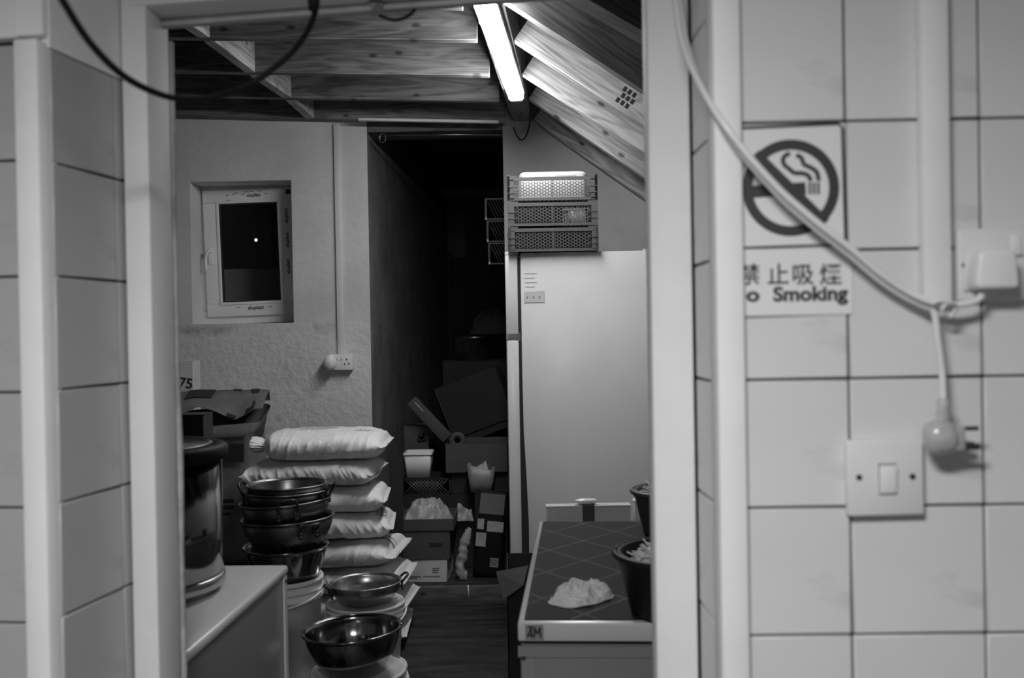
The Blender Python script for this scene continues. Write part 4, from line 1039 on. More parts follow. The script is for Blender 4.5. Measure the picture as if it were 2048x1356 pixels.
for i, (px, zc, L_, W_, yw, lb) in enumerate(specs):
    xr = at(px, 1000, SY).x
    t = thing('rice_sack', lb, 'sack', (xr - L_ / 2, SY + 0.0, zc), (0, 0, R(yw)), 'pile of pale sacks')
    vs, fs = sack_mesh(L_, W_, 0.113 if i < 7 else 0.126, 11 + i * 3, neck=(i == 7), frill=0.03 if i in (2, 3) else .012, flop=(.03 if i == 3 else 0))
    mb = MB(); mb.add(vs, fs, None, True); b_ = mb.obj('bag', M['sackm'], t)
    bv = BVHTree.FromPolygons([Vector(v) for v in vs], fs)
    if i == 7:
        stx = []
        for k in range(7): x = -.09 + k * .024; stx += [((x, -.02), (x + .03, .06), .007)]
        for k in range(4): x = .17 + k * .018; stx += [((x, -.09), (x + .025, -.03), .006)]
        stx += [((-.17, .10), (-.09, .12), .018), ((.10, .08), (.15, .09), .016), ((.02, .10), (.03, .14), .008)]
        drape_print(bv, stx, M['ink_g'], t, 'print', Matrix.Translation((0, 0, .3)))
    if i == 4:
        stx = []
        for k in range(4):
            y = -.12 + k * .035
            stx += [((.21, y), (.26, y), .006), ((.21, y + .022), (.26, y + .022), .006), ((.235, y), (.235, y + .022), .006)]
        drape_print(bv, stx, M['ink'], t, 'print', Matrix.Translation((0, 0, .3)))
    if i == 3:
        drape_print(bv, [((.20, -.05), (.26, -.05), .03), ((.20, 0.0), (.26, 0.0), .012)], M['ink_g'], t, 'print', Matrix.Translation((0, 0, .3)))
    if i == 5:
        drape_print(bv, [((.20, -.10), (.205, .0), .004), ((.23, .02), (.232, .09), .004)], M['ink_g'], t, 'print', Matrix.Translation((0, 0, .3)))
    if i in (2, 3, 4, 5, 7):     # sewn seam along the end
        mb = MB(); mb.tube([(L_ / 2 + .001, -W_ / 2 * .9 + W_ * .9 * q / 20, 0.002 * math.sin(q * 1.7)) for q in range(21)], .0028, 6); mb.obj('seam', M['sackm'], t)

# ---- lidded white buckets
def bucket(name, label, x, y, z, r, h_, grp, lid_=True, bail=0.6, rot=0):
    t = thing(name, label, 'bucket', (x, y, z), (0, 0, R(rot)), grp)
    rb = r * .86
    MB().lathe([(0, 0), (rb - .004, 0), (rb, .004), (r * .975, h_ * .80), (r * 1.02, h_ * .805), (r * 1.02, h_ * .825), (r * .985, h_ * .83), (r * .985, h_ * .88), (r * 1.03, h_ * .885), (r * 1.03, h_ * .905), (r * .99, h_ * .91), (r * .99, h_ * .965), (r * .965, h_ * .965), (r * .95, h_ * .85), (0, h_ * .8)], 56).obj('body', M['tub'], t)
    if lid_:
        MB().lathe([(r * .992, h_ * .955), (r * 1.035, h_ * .955), (r * 1.04, h_ * .985), (r * 1.02, h_), (r * .97, h_), (r * .955, h_ * .985), (0, h_ * .985)], 56).obj('lid', M['tub'], t)
    for s_ in (-1, 1):
        MB().box(s_ * r * 1.0 - .007, s_ * r * 1.0 + .007, -.012, .012, h_ * .83, h_ * .9).obj('ear', M['tub'], t, bevel=.003)
    a0, pts = bail, []
    for q in range(25):
        th = math.pi * q / 24; pts.append((-math.cos(th) * r * 1.06, -math.sin(th) * r * 1.09, h_ * .865 - math.sin(th) * r * bail))
    MB().tube(pts, .0036, 8).obj('bail_handle', M['tub'], t)
    p = pts[12]
    MB().prism([(-.026, -.006), (.026, -.006), (.018, .014), (-.018, .014)], -.004, .004, Matrix.Translation((0, -r * 1.075, h_ * .80)) @ Matrix.Rotation(R(90), 4, 'X') @ Matrix.Diagonal((1, -1, 1, 1))).obj('pull_tab', M['tub'], t, bevel=.002)
    return t
GB = 'white lidded buckets'
# behind, under the colanders
b1x = at(641, 1180, 3.12).x - .128; b1y = 3.14
zb1 = at(610, 1170, 3.02).z
bucket('white_bucket', 'white bucket on the floor underneath the colander tower', b1x, b1y, 0, .128, zb1 / 2, GB, rot=10)
bucket('white_bucket', 'upper white bucket carrying the tower of nested colanders', b1x, b1y, zb1 / 2 + .001, .128, zb1 / 2, GB, rot=-14, bail=.25)
# middle, with the low colander
b2 = at(722, 1195, 3.22); b2y = 3.34; zb2 = at(722, 1226, 3.2).z
bucket('white_bucket', 'lower white bucket in the middle pair beside the sacks', b2.x, b2y, 0, .128, zb2 * .58, GB, rot=25, bail=.5)
bucket('white_bucket', 'upper white bucket in the middle pair under the small colander', b2.x - .004, b2y, zb2 * .58 + .001, .128, zb2 * .42, GB, rot=8, bail=.28)
# front, with the steel bowl
b3 = at(702, 1310, 2.68); b3y = 2.80; zb3 = at(690, 1374, 2.66).z
bucket('white_bucket', 'nearest white bucket standing on the floor', b3.x, b3y, 0, .130, zb3 * .5, GB, rot=0)
bucket('white_bucket', 'nearest upper white bucket carrying the shiny steel bowl', b3.x, b3y, zb3 * .5 + .001, .130, zb3 * .5, GB, rot=20, bail=.42)

# ---- pans
def pan(name, label, cat, loc, r, h_, rbot, m, handles, holes=None, tilt=(0, 0), hr=.03, shape=1.0, rim=.004, grp=None):
    t = thing(name, label, cat, loc, (R(tilt[0]), R(tilt[1]), 0), grp)
    prof = [(0, 0), (rbot, 0)]
    N_ = 12
    for i in range(1, N_ + 1):
        u = i / N_; prof.append((rbot + (r - rbot) * (1 - (1 - u) ** (1 + shape)), h_ * u))
    inner = [(p[0] - .0022, p[1] + (.002 if p[1] < h_ * .5 else 0)) for p in reversed(prof[1:])] + [(0, .0022)]
    pr = prof + [(r + rim, h_ + .001), (r + rim, h_ + .004), (r - .0022, h_ + .003)] + inner[1:]
    MB().lathe(pr, 64).obj('bowl', m, t)
    mb = MB(); mb.tube([((r + rim * .7) * math.cos(q * math.pi / 32), (r + rim * .7) * math.sin(q * math.pi / 32), h_ + .003) for q in range(65)], .003, 8); mb.obj('rolled_rim', m, t)
    if holes:
        mb = MB()
        def rad_at(z):
            u = min(max(z / h_, 0), 1); return rbot + (r - rbot) * (1 - (1 - u) ** (1 + shape))
        for (z, n, span, ph) in holes:
            for k in range(n):
                a = R(ph) + (k / n) * span
                for s_ in (1, -1):
                    q = rad_at(z) + (.0006 if s_ > 0 else -.0028)
                    T = Matrix.Rotation(a, 4, 'Z') @ Matrix.Translation((q, 0, z + .001)) @ Matrix.Rotation(R(90 - 28 * shape), 4, 'Y')
                    mb.add([(.0017 * math.cos(j * 1.0472), .0017 * math.sin(j * 1.0472), 0) for j in range(6)], [tuple(range(6))], T)
        o = mb.obj('perforations', M['ink'], t); o['kind'] = 'stuff'
    for (ang, up, outw) in handles:
        T = Matrix.Rotation(R(ang), 4, 'Z') @ Matrix.Translation((r + .002, 0, h_ * .80))
        pts = [(0, -hr * .9, -.014), (.003, -hr * .9, .002), (.004 + outw * .4, -hr, .012 + up * .4), (.004 + outw, -hr * .75, .02 + up * .8), (.004 + outw * 1.2, 0, .02 + up), (.004 + outw, hr * .75, .02 + up * .8), (.004 + outw * .4, hr, .012 + up * .4), (.003, hr * .9, .002), (0, hr * .9, -.014)]
        hd = MB().tube(smooth_path(pts, 5), .0042, 8, T).obj('handle', M['iron'], t)
        for s_ in (-1, 1):
            MB().box(-.001, .004, s_ * hr * .9 - .0075, s_ * hr * .9 + .0075, -.024, .004, T).obj('bracket', M['iron'], hd, bevel=.002)
            for zz_ in (-.016, -.005): MB().lathe([(0, .002), (.0022, .0015), (.003, 0)], 10, T @ Matrix.Translation((.0042, s_ * hr * .9, zz_)) @ Matrix.Rotation(R(90), 4, 'Y')).obj('rivet', M['steel'], hd)
    return t
full = 6.2832
zq = zb1 - .001
pan('deep_pan', 'dark steel pan under the nested colanders on the bucket', 'pan', (b1x + .018, b1y, zq), .128, .094, .100, M['steel_m'], [], shape=.2, rim=.006)
cxA = at(576, 1070, b1y).x
zA = at(576, 1108, b1y - .1).z + .004
rings_ = [(.026 + .011 * i, 40, full, 4 * (i % 2)) for i in range(0, 5)]
pan('colander', 'lowest battered steel colander of the nested tower', 'colander', (cxA + .004, b1y, zq + .072), .140, .112, .080, M['steel_d'], [(-52, .002, .03), (128, .002, .03)], rings_, (0, -2), shape=.9, grp='nested colanders')
pan('colander', 'middle steel colander of the nested tower with a raised wire handle', 'colander', (cxA - .003, b1y, zq + .146), .138, .092, .085, M['steel_d'], [(-74, .022, .006), (106, .022, .006)], [(.03 + .012 * i, 44, full, 0) for i in range(3)], (0, -3), shape=.9, grp='nested colanders')
pan('handled_pan', 'shallow steel pan on top of the nested colanders with upright wire handles', 'pan', (cxA - .004, b1y + .01, zq + .190), .128, .078, .105, M['steel_d'], [(-8, .022, .016), (172, .022, .016)], None, (0, 0), shape=.25, rim=.006)
pan('pan_insert', 'plain steel pan nested inside the handled pan at the very top', 'pan', (cxA - .004, b1y + .012, zq + .209), .120, .078, .10, M['steel_d'], [], None, (0, 0), shape=.25, rim=.006)
pan('small_colander', 'small steel colander with loop handles on the middle white bucket', 'colander', (b2.x + .0, b2y - .005, zb2 + .004), .116, .060, .085, M['steel'], [(22, .004, .02), (202, .004, .02)], [(.012 + .010 * i, 6, .55, 70 + 60 * j) for j in range(4) for i in range(3)], (0, -1.5), shape=.8, hr=.022)
pan('steel_bowl', 'shiny deep steel bowl on the nearest bucket', 'bowl', (b3.x - .008, b3y - .01, zb3 + .004), .133, .112, .085, M['steel_m'], [], None, (0, -3), shape=.75, rim=.007)
lp_ = MB().tube([(.03 * math.cos(q * .5236), .03 * math.sin(q * .5236), 0) for q in range(13)], .003, 6)
tag(lp_.obj('scourer_ring', M['steel'], None, (b3.x + .035, b3y + .03, zb3 + .050), (R(35), R(10), 0)), 'small metal ring lying inside the shiny steel bowl', 'ring')

# ---- open brown paper sack by the window wall
PX1 = at(529, 820, 4.9).x
psx = PX1 - .29; psy = 5.0; psb = 0.30
ps = thing('paper_sack', 'open brown paper sack with folded crumpled top below the window', 'sack', (psx, psy, psb))
def rr_ring(w_, d_, r_, zfun, seed, amp):
    out = []
    for (x, y, _) in rbox_ring(w_, d_, r_, 0, 7):
        nn = mnoise.noise_vector(Vector((x * 7, y * 7, seed))) * amp
        out.append((x + nn.x, y + nn.y, zfun(x, y) + nn.z))
    return out
mb = MB(); rings = []
for i in range(15):
    u = i / 14; w_ = .47 + .03 * math.sin(u * 3.1); z_ = .62 * u
    rings.append(rr_ring(w_, .27 + .02 * math.sin(u * 3), .05, lambda x, y, z_=z_: z_, u * 3, .006 + .012 * u))
for (w_, d_, zz_, am) in ((.50, .28, .65, .012), (.53, .27, .67, .012), (.55, .25, .70, .010)):
    rings.append(rr_ring(w_, d_, .04, lambda x, y, zz_=zz_: zz_ + .30 * (y + .03) + .02 * math.sin(x * 9), zz_ * 5, am))
loft(mb, rings, True, False); mb.obj('bag', M['paper'], ps)
mb = MB(); rg2 = [[(p[0] * .97, p[1] * .95, p[2] - .002) for p in rings[-1]], [(p[0] * .9, p[1] * .85, .52) for p in rings[-5]]]
loft(mb, rg2, False, True); mb.obj('inside', M['paper_in'], ps)
mb = MB(); 
fl = []
for i in range(13):
    x = -.27 + i * .045; nz = mnoise.noise((x * 8, 0, 5)) * .02
    fl.append([(x, .10 + nz * .3, .80 - .02 * (x > .2)), (x, .085, .835 + nz * .4), (x + .01, -.03 + nz, .80 + nz), (x + .02, -.13 + nz, .735 + nz * 1.5 - .03 * math.sin(i * .9))])
vs = [p for c in fl for p in c]; fs = []
for i in range(12):
    for k in range(3): fs.append((4 * i + k, 4 * i + k + 1, 4 * i + 5 + k, 4 * i + 4 + k))
n0 = len(vs); vs += [(p[0], p[1] + .002, p[2] + .003) for p in vs]; fs += [tuple(n0 + q for q in reversed(f)) for f in list(fs)]
mb.add(vs, fs, None, True); mb.obj('folded_flap', M['paper'], ps)
mb = MB()
for (x0_, x1_, z0_, z1_) in ((.10, .20, .50, .59), (.0, .06, .46, .60), (.05, .15, .30, .32), (.05, .15, .27, .29), (.04, .13, .24, .255)):
    MB().box(x0_, x1_, -.1585, -.1575, z0_, z1_).obj('print_block', M['ink'], ps)
for (i0, i1, k0_, k1_) in ((3, 6, 1, 2), (8, 9, 1, 3), (10, 11, 1, 3)):
    MB().add([tuple(Vector(fl[i_][k_]) + Vector((0, -.002, .007))) for i_ in range(i0, i1 + 1) for k_ in (k0_, k1_)], [(2 * q, 2 * q + 1, 2 * q + 3, 2 * q + 2) for q in range(i1 - i0)]).obj('print_block', M['ink'], ps)
carton('support_carton', 'dark carton on the floor holding up the brown paper sack', psx - .25, psx + .25, 4.85, 5.15, 0, psb - .010, M['card_d'])
# white carton behind it in the corner, on two dark ones
k4 = at(386, 722, 5.22); 
for i, lb in enumerate(('dark carton on the floor in the corner behind the paper sack', 'dark carton stacked second in the corner behind the paper sack', 'dark carton stacked third in the corner behind the paper sack')):
    carton('corner_carton', lb, k4.x - .55, k4.x - .02, 5.22, 5.44, i * .34 + .0005 * i, (i + 1) * .34, M['card_d'], rz=0)
kk = carton('white_carton', 'pale carton with scrawled digits on top of the corner stack', k4.x - .5, k4.x, 5.22, 5.34, 1.0215, k4.z, M['card_w'])
text_obj('scrawl', '75', .075, M['ink'], kk, Matrix.Translation((.17, -.0615, .13)) @ Matrix.Rotation(R(8), 4, 'Y') @ TX2, bold=.001)
# dark cartons between the cabinet and the paper sack
dx_ = at(408, 850, 3.3).x; dzt = at(400, 829, 3.3).z
for i in range(3):
    carton('dark_carton', ('dark carton on the floor behind the stock pot', 'dark carton in the middle behind the stock pot', 'dark carton topmost of the three behind the stock pot')[i], dx_ - .36, dx_ - .012 * (2 - i), 3.3, 3.4, dzt / 3 * i + .0005 * i, dzt / 3 * (i + 1), M['card_d'])

# ================================================================== PASSAGE CLUTTER
def px_box(name, label, x0, x1, y0, y1, Y, depth, m, **kw):
    """a carton whose front face covers the given pixels at depth Y"""
    a = at(x0, (y0 + y1) / 2, Y).x; b = at(x1, (y0 + y1) / 2, Y).x; zt = at((x0 + x1) / 2, y0, Y).z; zb_ = at((x0 + x1) / 2, y1, Y).z
    return carton(name, label, a, b, Y, Y + depth, zb_, zt, m, **kw)
def zpx(x, y, Y): return at(x, y, Y).z
Y1 = 5.22
xa, xb = at(800, 1140, Y1).x, at(897, 1140, Y1).x
z1 = zpx(850, 1120, Y1)
pc = carton('printed_carton', 'white printed carton at the bottom of the doorway stack', xa, xb, Y1, Y1 + .30, STEP + .001, z1, M['card_w'], rz=-3)
w_ = xb - xa
mb = MB()
for (x0_, x1_, z_) in ((-.09, -.01, .030), (-.09, -.03, .022), (.0, .09, .030), (.05, .09, .072), (.05, .085, .062), (.05, .08, .052)): MB().box(x0_, x1_, -.1512, -.1503, z_, z_ + .005).obj('print_line', M['ink_g'], pc)
mb.prism([(-.082, .085), (-.068, .085), (-.072, .098), (-.075, .105), (-.078, .098)], .1503, .1512, Matrix.Rotation(R(90), 4, 'X'))
mb.obj('print', M['ink_g'], pc)
z2 = zpx(850, 1062, Y1)
dc = carton('brown_carton', 'dark brown carton resting on the white printed one in the doorway', xa - .01, xb + .012, Y1 - .005, Y1 + .31, z1 + .001, z2, M['card'], rz=-1)
MB().box(.03, .10, -.1592, -.158, .07, .09).obj('print', M['ink'], dc)
z3 = zpx(850, 1038, Y1)
oc = carton('open_carton', 'shallow dark open carton with a plastic bag lying in it', xa - .05, xb + .035, Y1 - .01, Y1 + .32, z2 + .001, z3, M['card'], rz=-1, open_=True)
# crumpled film bag in it
def crumple(w_, d_, h_, seed, n=34, rough=1.0):
    vs, fs = [], []
    for i in range(n + 1):
        for k in range(n + 1):
            u, v = i / n * 2 - 1, k / n * 2 - 1
            x, y = u * w_ / 2, v * d_ / 2
            env = max(0, 1 - (abs(u) ** 3)) * max(0, 1 - (abs(v) ** 3))
            f = 1 - 2 * abs(mnoise.noise((x * 16 + seed, y * 16, seed))); g_ = mnoise.noise((x * 40, y * 40 + seed, 2))
            z = h_ * env * (0.55 + .45 * f * rough + .18 * g_)
            vs.append((x + .012 * mnoise.noise((y * 20, z * 20, seed)), y + .012 * mnoise.noise((x * 20, seed, z * 20)), max(z, .0005)))
    for i in range(n):
        for k in range(n): fs.append((i * (n + 1) + k, i * (n + 1) + k + 1, (i + 1) * (n + 1) + k + 1, (i + 1) * (n + 1) + k))
    return vs, fs
def crumpled(name, label, cat, loc, w_, d_, h_, seed, m, rot=0, rough=1.0):
    mb = MB(); vs, fs = crumple(w_, d_, h_, seed, rough=rough); mb.add(vs, fs, None, True)
    return tag(mb.obj(name, m, None, loc, (0, 0, R(rot))), label, cat)
crumpled('plastic_bag', 'cloudy crumpled plastic bag bulging out of the shallow open carton', 'plastic bag', ((xa + xb) / 2 + .01, Y1 + .15, z2 + .006), .28, .26, .15, 3.1, M['film2'])
# tall dark pouch with labels
pxc = at(974, 1100, 5.3).x; pz = STEP + .0015
ph = zpx(974, 985, 5.3) - pz
pp_ = thing('printed_pouch', 'tall dark printed pouch with pale labels and barcode beside the fridge', 'pouch', (pxc, 5.36, pz), (0, R(5), R(-4)))
mb = MB(); rings = []
for i in range(18):
    u = i / 17; wv = .155 * (1 - .10 * u); dv_ = .11 * (1 - u ** 3 * .9) + .006
    rings.append(rr_ring(wv, dv_, min(.02, dv_ * .45), lambda x, y, u=u: u * ph, u * 4 + 2, .003))
loft(mb, rings, True, True); mb.obj('bag', M['black'], pp_)
def decal(name, x0_, x1_, z0_, z1_, m):
    u0, u1 = z0_ / ph, z1_ / ph
    d0 = (.11 * (1 - u0 ** 3 * .9) + .006) / 2 + .004; d1 = (.11 * (1 - u1 ** 3 * .9) + .006) / 2 + .004
    mb = MB(); mb.add([(x0_, -d0, z0_), (x1_, -d0, z0_), (x1_, -d1, z1_), (x0_, -d1, z1_), (x0_, -d0 + .003, z0_), (x1_, -d0 + .003, z0_), (x1_, -d1 + .003, z1_), (x0_, -d1 + .003, z1_)], [(0, 1, 2, 3), (7, 6, 5, 4), (0, 4, 5, 1), (1, 5, 6, 2), (2, 6, 7, 3), (3, 7, 4, 0)])
    return mb.obj(name, m, pp_)
decal('picture_panel', -.066, .066, ph * .74, ph * .97, M['crate']); decal('label_panel', -.018, .07, ph * .54, ph * .66, M['label']); decal('label_panel', -.07, -.035, ph * .56, ph * .68, M['label'])
decal('label_panel', -.073, -.018, ph * .36, ph * .52, M['label']); bar_ = decal('barcode_panel', .012, .056, ph * .13, ph * .235, M['label'])
for i in range(8): decal('barcode_line', .015 + i * .005, .0172 + i * .005, ph * .145, ph * .225, M['ink']).location.y = -.0006
# clear crumpled film standing beside it
mb = MB(); pts = [at(940, 1046, 5.3), at(930, 1070, 5.28), at(926, 1095, 5.27), at(920, 1120, 5.26), at(924, 1138, 5.25), at(934, 1140, 5.25)]
pth = smooth_path(pts, 6); vs = []
mb.tube(pth, [.010 + .016 * min(1, i / 6) + .006 * mnoise.noise((i * .6, 1, 2)) for i in range(len(pth))], 14)
for i, v in enumerate(mb.v):
    nn = mnoise.noise_vector(Vector(v) * 38) * .012; mb.v[i] = tuple(Vector(v) + nn)
zmin = min(v[2] for v in mb.v)
tag(mb.obj('film_roll', M['film'], None, (0, 0, STEP + .001 - zmin)), 'twisted clear plastic film standing against the dark pouch', 'plastic film')
# lattice crate deep in the clutter, white tub on it
Y2 = 5.62
cz2 = zpx(850, 990, Y2); cz3 = zpx(850, 957, Y2)
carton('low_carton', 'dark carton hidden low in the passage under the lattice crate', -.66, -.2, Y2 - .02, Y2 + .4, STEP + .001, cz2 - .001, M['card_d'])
lc = thing('lattice_crate', 'black lattice crate under the small white tub in the passage', 'crate', (0, 0, 0))
lx0, lx1 = at(806, 970, Y2).x, at(900, 970, Y2).x
mb = MB()
for i in range(14):
    for s_ in (-1, 1):
        xA = lx0 + (lx1 - lx0) * i / 13; xB = xA + s_ * (cz3 - cz2)
        if lx0 - .001 <= xB <= lx1 + .001: mb.tube([(xA, Y2, cz2 + .004), (xB, Y2, cz3 - .004)], .0028, 5)
o = mb.obj('lattice', M['crate'], lc); o['kind'] = 'stuff'
for z_ in (cz2 + .004, cz3 - .004): MB().box(lx0 - .005, lx1 + .005, Y2 - .004, Y2 + .004, z_ - .004, z_ + .004).obj('rail', M['crate_d'], lc)
for x_ in (lx0, lx1): MB().box(x_ - .005, x_ + .005, Y2 - .004, Y2 + .30, cz2, cz3).obj('end_panel', M['crate_d'], lc)
MB().box(lx0 + .006, lx1 - .006, Y2 + .01, Y2 + .30, cz3 - .012, cz3 - .002).obj('tray', M['crate_d'], lc)
wt0, wt1 = at(808, 930, Y2 + .02).x, at(863, 930, Y2 + .02).x; wtz = zpx(835, 906, Y2 + .02)
wt = thing('white_tub', 'small white rectangular tub deep in the passage on the lattice crate', 'tub', ((wt0 + wt1) / 2, Y2 + .10, cz3 + .001))
hh_ = wtz - cz3; ww = wt1 - wt0
mb = MB(); loft(mb, [rbox_ring(ww * .86, .14, .012, 0), rbox_ring(ww, .16, .012, hh_), rbox_ring(ww * .95, .15, .012, hh_), rbox_ring(ww * .82, .13, .012, .006)]); mb.obj('body', M['plastic'], wt)
mb = MB(); loft(mb, [rbox_ring(ww * 1.06, .172, .012, hh_ - .012), rbox_ring(ww * 1.06, .172, .012, hh_ - .002), rbox_ring(ww * .99, .16, .012, hh_ - .001)], False, False); mb.obj('lip', M['plastic'], wt)
Y3 = 5.86
gcz = zpx(832, 852, Y3)
gc = carton('fruit_carton', 'grey carton with a dark fruit motif behind the small white tub', at(808, 880, Y3).x, at(857, 880, Y3).x, Y3, Y3 + .16, cz3 + .001, gcz, M['card'])
mb = MB()
for (cx__, cz__, r__) in ((.03, .20, .02), (.045, .18, .018), (.02, .175, .016), (.05, .21, .014)):
    MB().lathe([(0, .001), (r__, .001), (r__, 0)], 10, Matrix.Translation((cx__, -.0805, gcz - cz3 - .26 + cz__)) @ Matrix.Rotation(R(90), 4, 'X')).obj('fruit_print', M['ink'], gc)
# slim long box leaning across
Y4 = 5.78
ca, cb = at(828, 806, Y4), at(890, 872, Y4)
dd = (cb - ca); ln_ = dd.length; dd.normalize()
sl_ = thing('slim_box', 'slim grey box leaning diagonally in the passage', 'box', mw=frame_T(ca - dd * .02, dd, Vector((0, 1, 0)), dd.cross(Vector((0, 1, 0)))))
MB().box(0, ln_ + .04, 0, .06, -.035, .03).obj('body', M['card'], sl_, bevel=.003); MB().box(.02, .09, -.0012, -.0001, .004, .010).obj('print', M['label'], sl_)
MB().box(-.003, 0, 0.002, .058, -.033, .028).obj('end_flap', M['card'], sl_)
# big dark carton tipped over
Y5 = 6.07
bcx = at(948, 808, Y5)
T5 = Matrix.Translation(bcx) @ Matrix.Rotation(R(-6), 4, 'Z') @ Matrix.Rotation(R(-20), 4, 'Y')
bc5 = thing('tipped_carton', 'big dark carton tipped at an angle in the passage pile', 'carton', mw=T5)
MB().box(-.19, .20, 0, .28, -.16, .17).obj('body', M['card_d'], bc5, bevel=.003, seg=1); MB().box(-.19, .20, -.06, -.002, -.20, -.164).obj('flap', M['card_d'], bc5); MB().box(-.196, -.191, -.003, .28, -.16, .17).obj('side_flap', M['card'], bc5)
zlow = min((T5 @ Vector((a_, b_, c_))).z for a_ in (-.196, .20) for b_ in (0, .28) for c_ in (-.16, .17))
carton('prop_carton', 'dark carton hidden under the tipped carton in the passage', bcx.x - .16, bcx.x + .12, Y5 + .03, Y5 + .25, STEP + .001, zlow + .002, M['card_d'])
# wide carton below it
Y6 = 5.60
wcn = px_box('torn_carton', 'wide torn dark carton between the tipped carton and the cut jug', 890, 1016, 888, 946, Y6, .36, M['card'], rz=0, open_=True)
zt6 = zpx(950, 888, Y6); zb6 = zpx(950, 946, Y6)
carton('under_carton', 'dark carton supporting the wide torn one in the passage', -.36, -.01, Y6 + .03, Y6 + .36, cz2 + .001 - .001, zb6 - .001, M['card_d'])
rl_ = at(915, 880, Y6 + .05); 
rt = thing('tape_roll', 'grey roll lying in the wide torn carton', 'roll', (rl_.x, Y6 + .06, rl_.z), (R(90), R(0), 0))
MB().lathe([(.018, -.02), (.042, -.02), (.045, -.017), (.045, .03), (.018, .03), (.018, -.02)], 28).obj('wound_roll', M['card'], rt); MB().lathe([(.0155, -.021), (.0175, -.021), (.0175, .031), (.0155, .031), (.0155, -.021)], 24).obj('core', M['card_d'], rt)
# cut jug with rags
Y7 = 5.48
jx = at(962, 960, Y7).x; jz0 = zpx(962, 985, Y7); jz1 = zpx(962, 942, Y7)
cj = thing('cut_jug', 'pale plastic jug with its top cut away, stuffed with rags', 'jug', (jx, Y7 + .06, jz0))
rings = [rbox_ring(.12, .11, .025, 0), rbox_ring(.135, .12, .025, .05)]
top = [(x * 1.15, y * 1.12, (jz1 - jz0) + (.03 if x < -.03 else -.015) + .02 * (x > .04)) for (x, y, z) in rbox_ring(.135, .12, .025, 0)]
inn = [(x * .95, y * .95, z) for (x, y, z) in top]
mb = MB(); loft(mb, rings + [top, inn, rbox_ring(.11, .10, .02, .01)]); mb.obj('shell', M['jug'], cj)
crumpled('dust_rag', 'pale rag poking out of the cut jug in the passage', 'rag', (jx + .005, Y7 + .06, jz0 + .05), .10, .09, .12, 9.7, M['film2'])
carton('jug_carton', 'dark carton under the cut jug beside the fridge', jx - .035, jx + .14, Y7 + .0, Y7 + .11, STEP + .001, jz0 - .001, M['card_d'])
crumpled('crumpled_film', 'dull crumpled film between the shallow carton and the dark pouch', 'plastic film', (at(925, 1020, 5.5).x, 5.52, zpx(925, 1040, 5.52)), .12, .07, .10, 5.2, M['film2'])
carton('film_carton', 'dark upright carton behind the twisted film under the crumpled film', at(905, 1020, 5.5).x - .02, at(945, 1020, 5.5).x, 5.535, 5.60, STEP + .001, zpx(925, 1040, 5.52) - .001, M['card_d'])
# steel pot and dark cloth at the back, on stacked dark cartons
Y8 = 6.6
ppx = at(948, 700, Y8); pz0 = zpx(948, 720, Y8); pz1 = zpx(948, 676, Y8)
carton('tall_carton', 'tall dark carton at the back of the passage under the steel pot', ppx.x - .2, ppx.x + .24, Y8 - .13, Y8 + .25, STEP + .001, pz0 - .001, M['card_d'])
pot8 = thing('steel_pot', 'dim steel pot standing high at the back of the passage', 'pot', (ppx.x, Y8 + .02, pz0))
MB().lathe([(0, 0), (.118, 0), (.122, .005), (.124, pz1 - pz0), (.128, pz1 - pz0 + .003), (.120, pz1 - pz0), (.119, .006), (0, .004)], 48).obj('body', M['steel_d'], pot8)
MB().lathe([(.120, pz1 - pz0 + .004), (.126, pz1 - pz0 + .005), (.10, pz1 - pz0 + .012), (.02, pz1 - pz0 + .02), (0, pz1 - pz0 + .02)], 40).obj('lid', M['steel_d'], pot8)
crumpled('dark_cloth', 'black cloth heaped over the steel pot at the back of the passage', 'cloth', (ppx.x + .12, Y8 + .04, pz1 + .026), .30, .24, .17, 2.2, M['darkcloth'])
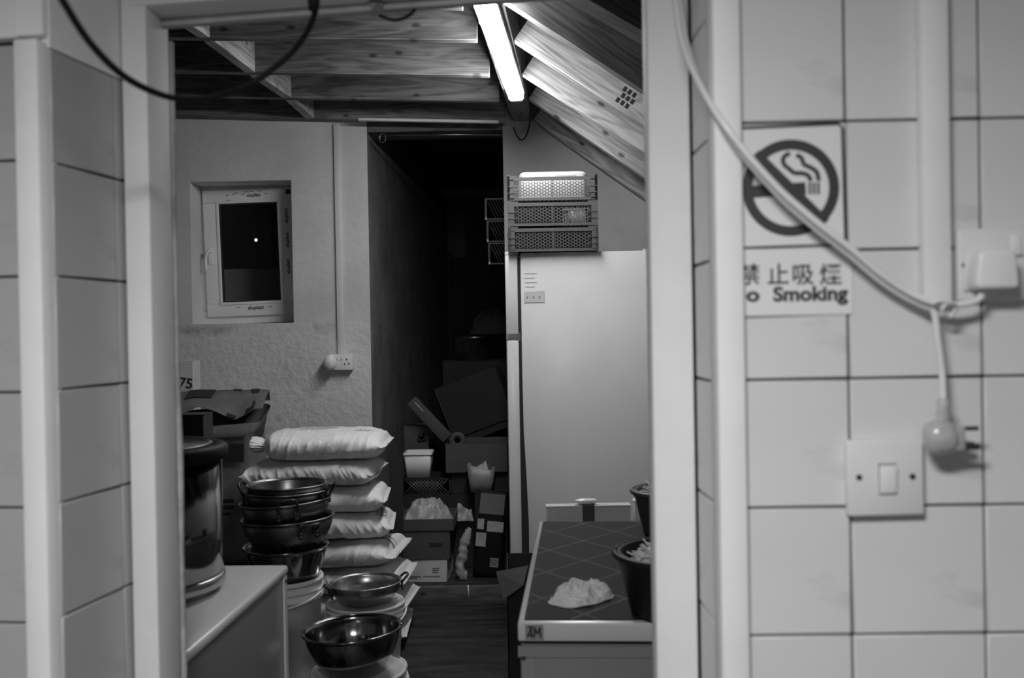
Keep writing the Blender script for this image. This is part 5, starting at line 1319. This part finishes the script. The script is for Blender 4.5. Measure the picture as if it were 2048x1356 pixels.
# lattice crates stacked high beside the doorway, on a cupboard
Y9 = 5.95
cup_z = zpx(985, 530, Y9)
cb_ = thing('tall_cupboard', 'tall dark cupboard beside the passage hidden by the fridge', 'cupboard', (0.27, Y9 + .2, STEP + .001))
MB().box(-.2, .2, -.16, .22, 0, cup_z - STEP - .002).obj('body', M['card_d'], cb_, bevel=.004)
for s_ in (-1, 1): MB().box(min(.002 * s_, .196 * s_), max(.002 * s_, .196 * s_), -.178, -.1605, .02, cup_z - STEP - .02).obj('door', M['card_d'], cb_, bevel=.003)
hgt = (zpx(985, 397, Y9) - cup_z) / 3
def diag_crate(label, z_, dx):
    t = thing('bread_crate', label, 'crate', (at(973, 460, Y9).x + .2 + dx, Y9, z_), (0, 0, 0), 'dark crates beside the doorway')
    for q in (.004, hgt - .008): MB().box(-.2, .2, -.005, .005, q, q + .008).obj('rail', M['crate_d'], t)
    for s_ in (-1, 1): MB().box(s_ * .196 - .006, s_ * .196 + .006, -.006, .32, .002, hgt - .001).obj('end_panel', M['crate_d'], t)
    MB().box(-.19, .19, .01, .32, .002, .008).obj('base', M['crate_d'], t)
    mb = MB()
    for i in range(26):
        a = -.19 + i * .018; b_ = a + .055
        if b_ < .19: mb.tube([(a, 0, hgt - .008), (b_, 0, .012)], .0022, 5)
    o = mb.obj('lattice', M['crate'], t); o['kind'] = 'stuff'
    MB().box(-.199, -.191, -.012, -.006, .004, .02).obj('clip', M['plastic_b'], t)
    return t
for k, lb in enumerate(('dark lattice crate lowest of the three beside the fridge top', 'dark lattice crate in the middle of the three beside the fridge top', 'dark lattice crate topmost of the three beside the fridge top')): diag_crate(lb, cup_z + k * hgt + .0005 * k, -.008 * k + .01)
# dark board standing at the sacks' side
bA = at(780, 960, 5.05); bB = at(806, 960, 5.12); bzt = zpx(783, 888, 5.05)
mb = MB(); za_ = 0.001
mb.add([(bA.x, 5.05, za_), (bB.x, 5.10, za_), (bB.x, 5.10, bzt - .09), (bA.x + .005, 5.05, bzt), (bA.x, 5.058, za_), (bB.x, 5.108, za_), (bB.x, 5.108, bzt - .09), (bA.x + .005, 5.058, bzt)], [(0, 1, 2, 3), (7, 6, 5, 4), (0, 4, 5, 1), (1, 5, 6, 2), (2, 6, 7, 3), (3, 7, 4, 0)])
tag(mb.obj('dark_board', M['card_d']), 'dark board standing on edge between the sacks and the doorway', 'board')
# open dark carton between fridge and freezer with its flap hanging
oY = 3.95
ox0, ox1 = at(1004, 1180, oY).x, at(1075, 1180, oY).x; ozt = zpx(1030, 1140, oY)
of = carton('flapped_carton', 'dark open carton with a hanging flap between the freezer and the fridge', ox0 + .02, ox1 + .1, oY, oY + .3, 0, ozt, M['card_d'], open_=True)
f0, f1, f2, f3 = at(992, 1143, oY - .01), at(1056, 1131, oY - .01), at(1047, 1170, oY - .05), at(1006, 1200, oY - .06)
mb = MB(); vv = [f0, f1, f2, f3]; inv = of.location
mb.add([tuple(v - inv) for v in vv] + [tuple(v - inv + Vector((0, .004, -.003))) for v in vv], [(0, 1, 2, 3), (7, 6, 5, 4), (0, 4, 5, 1), (1, 5, 6, 2), (2, 6, 7, 3), (3, 7, 4, 0)])
mb.obj('hanging_flap', M['card'], of)
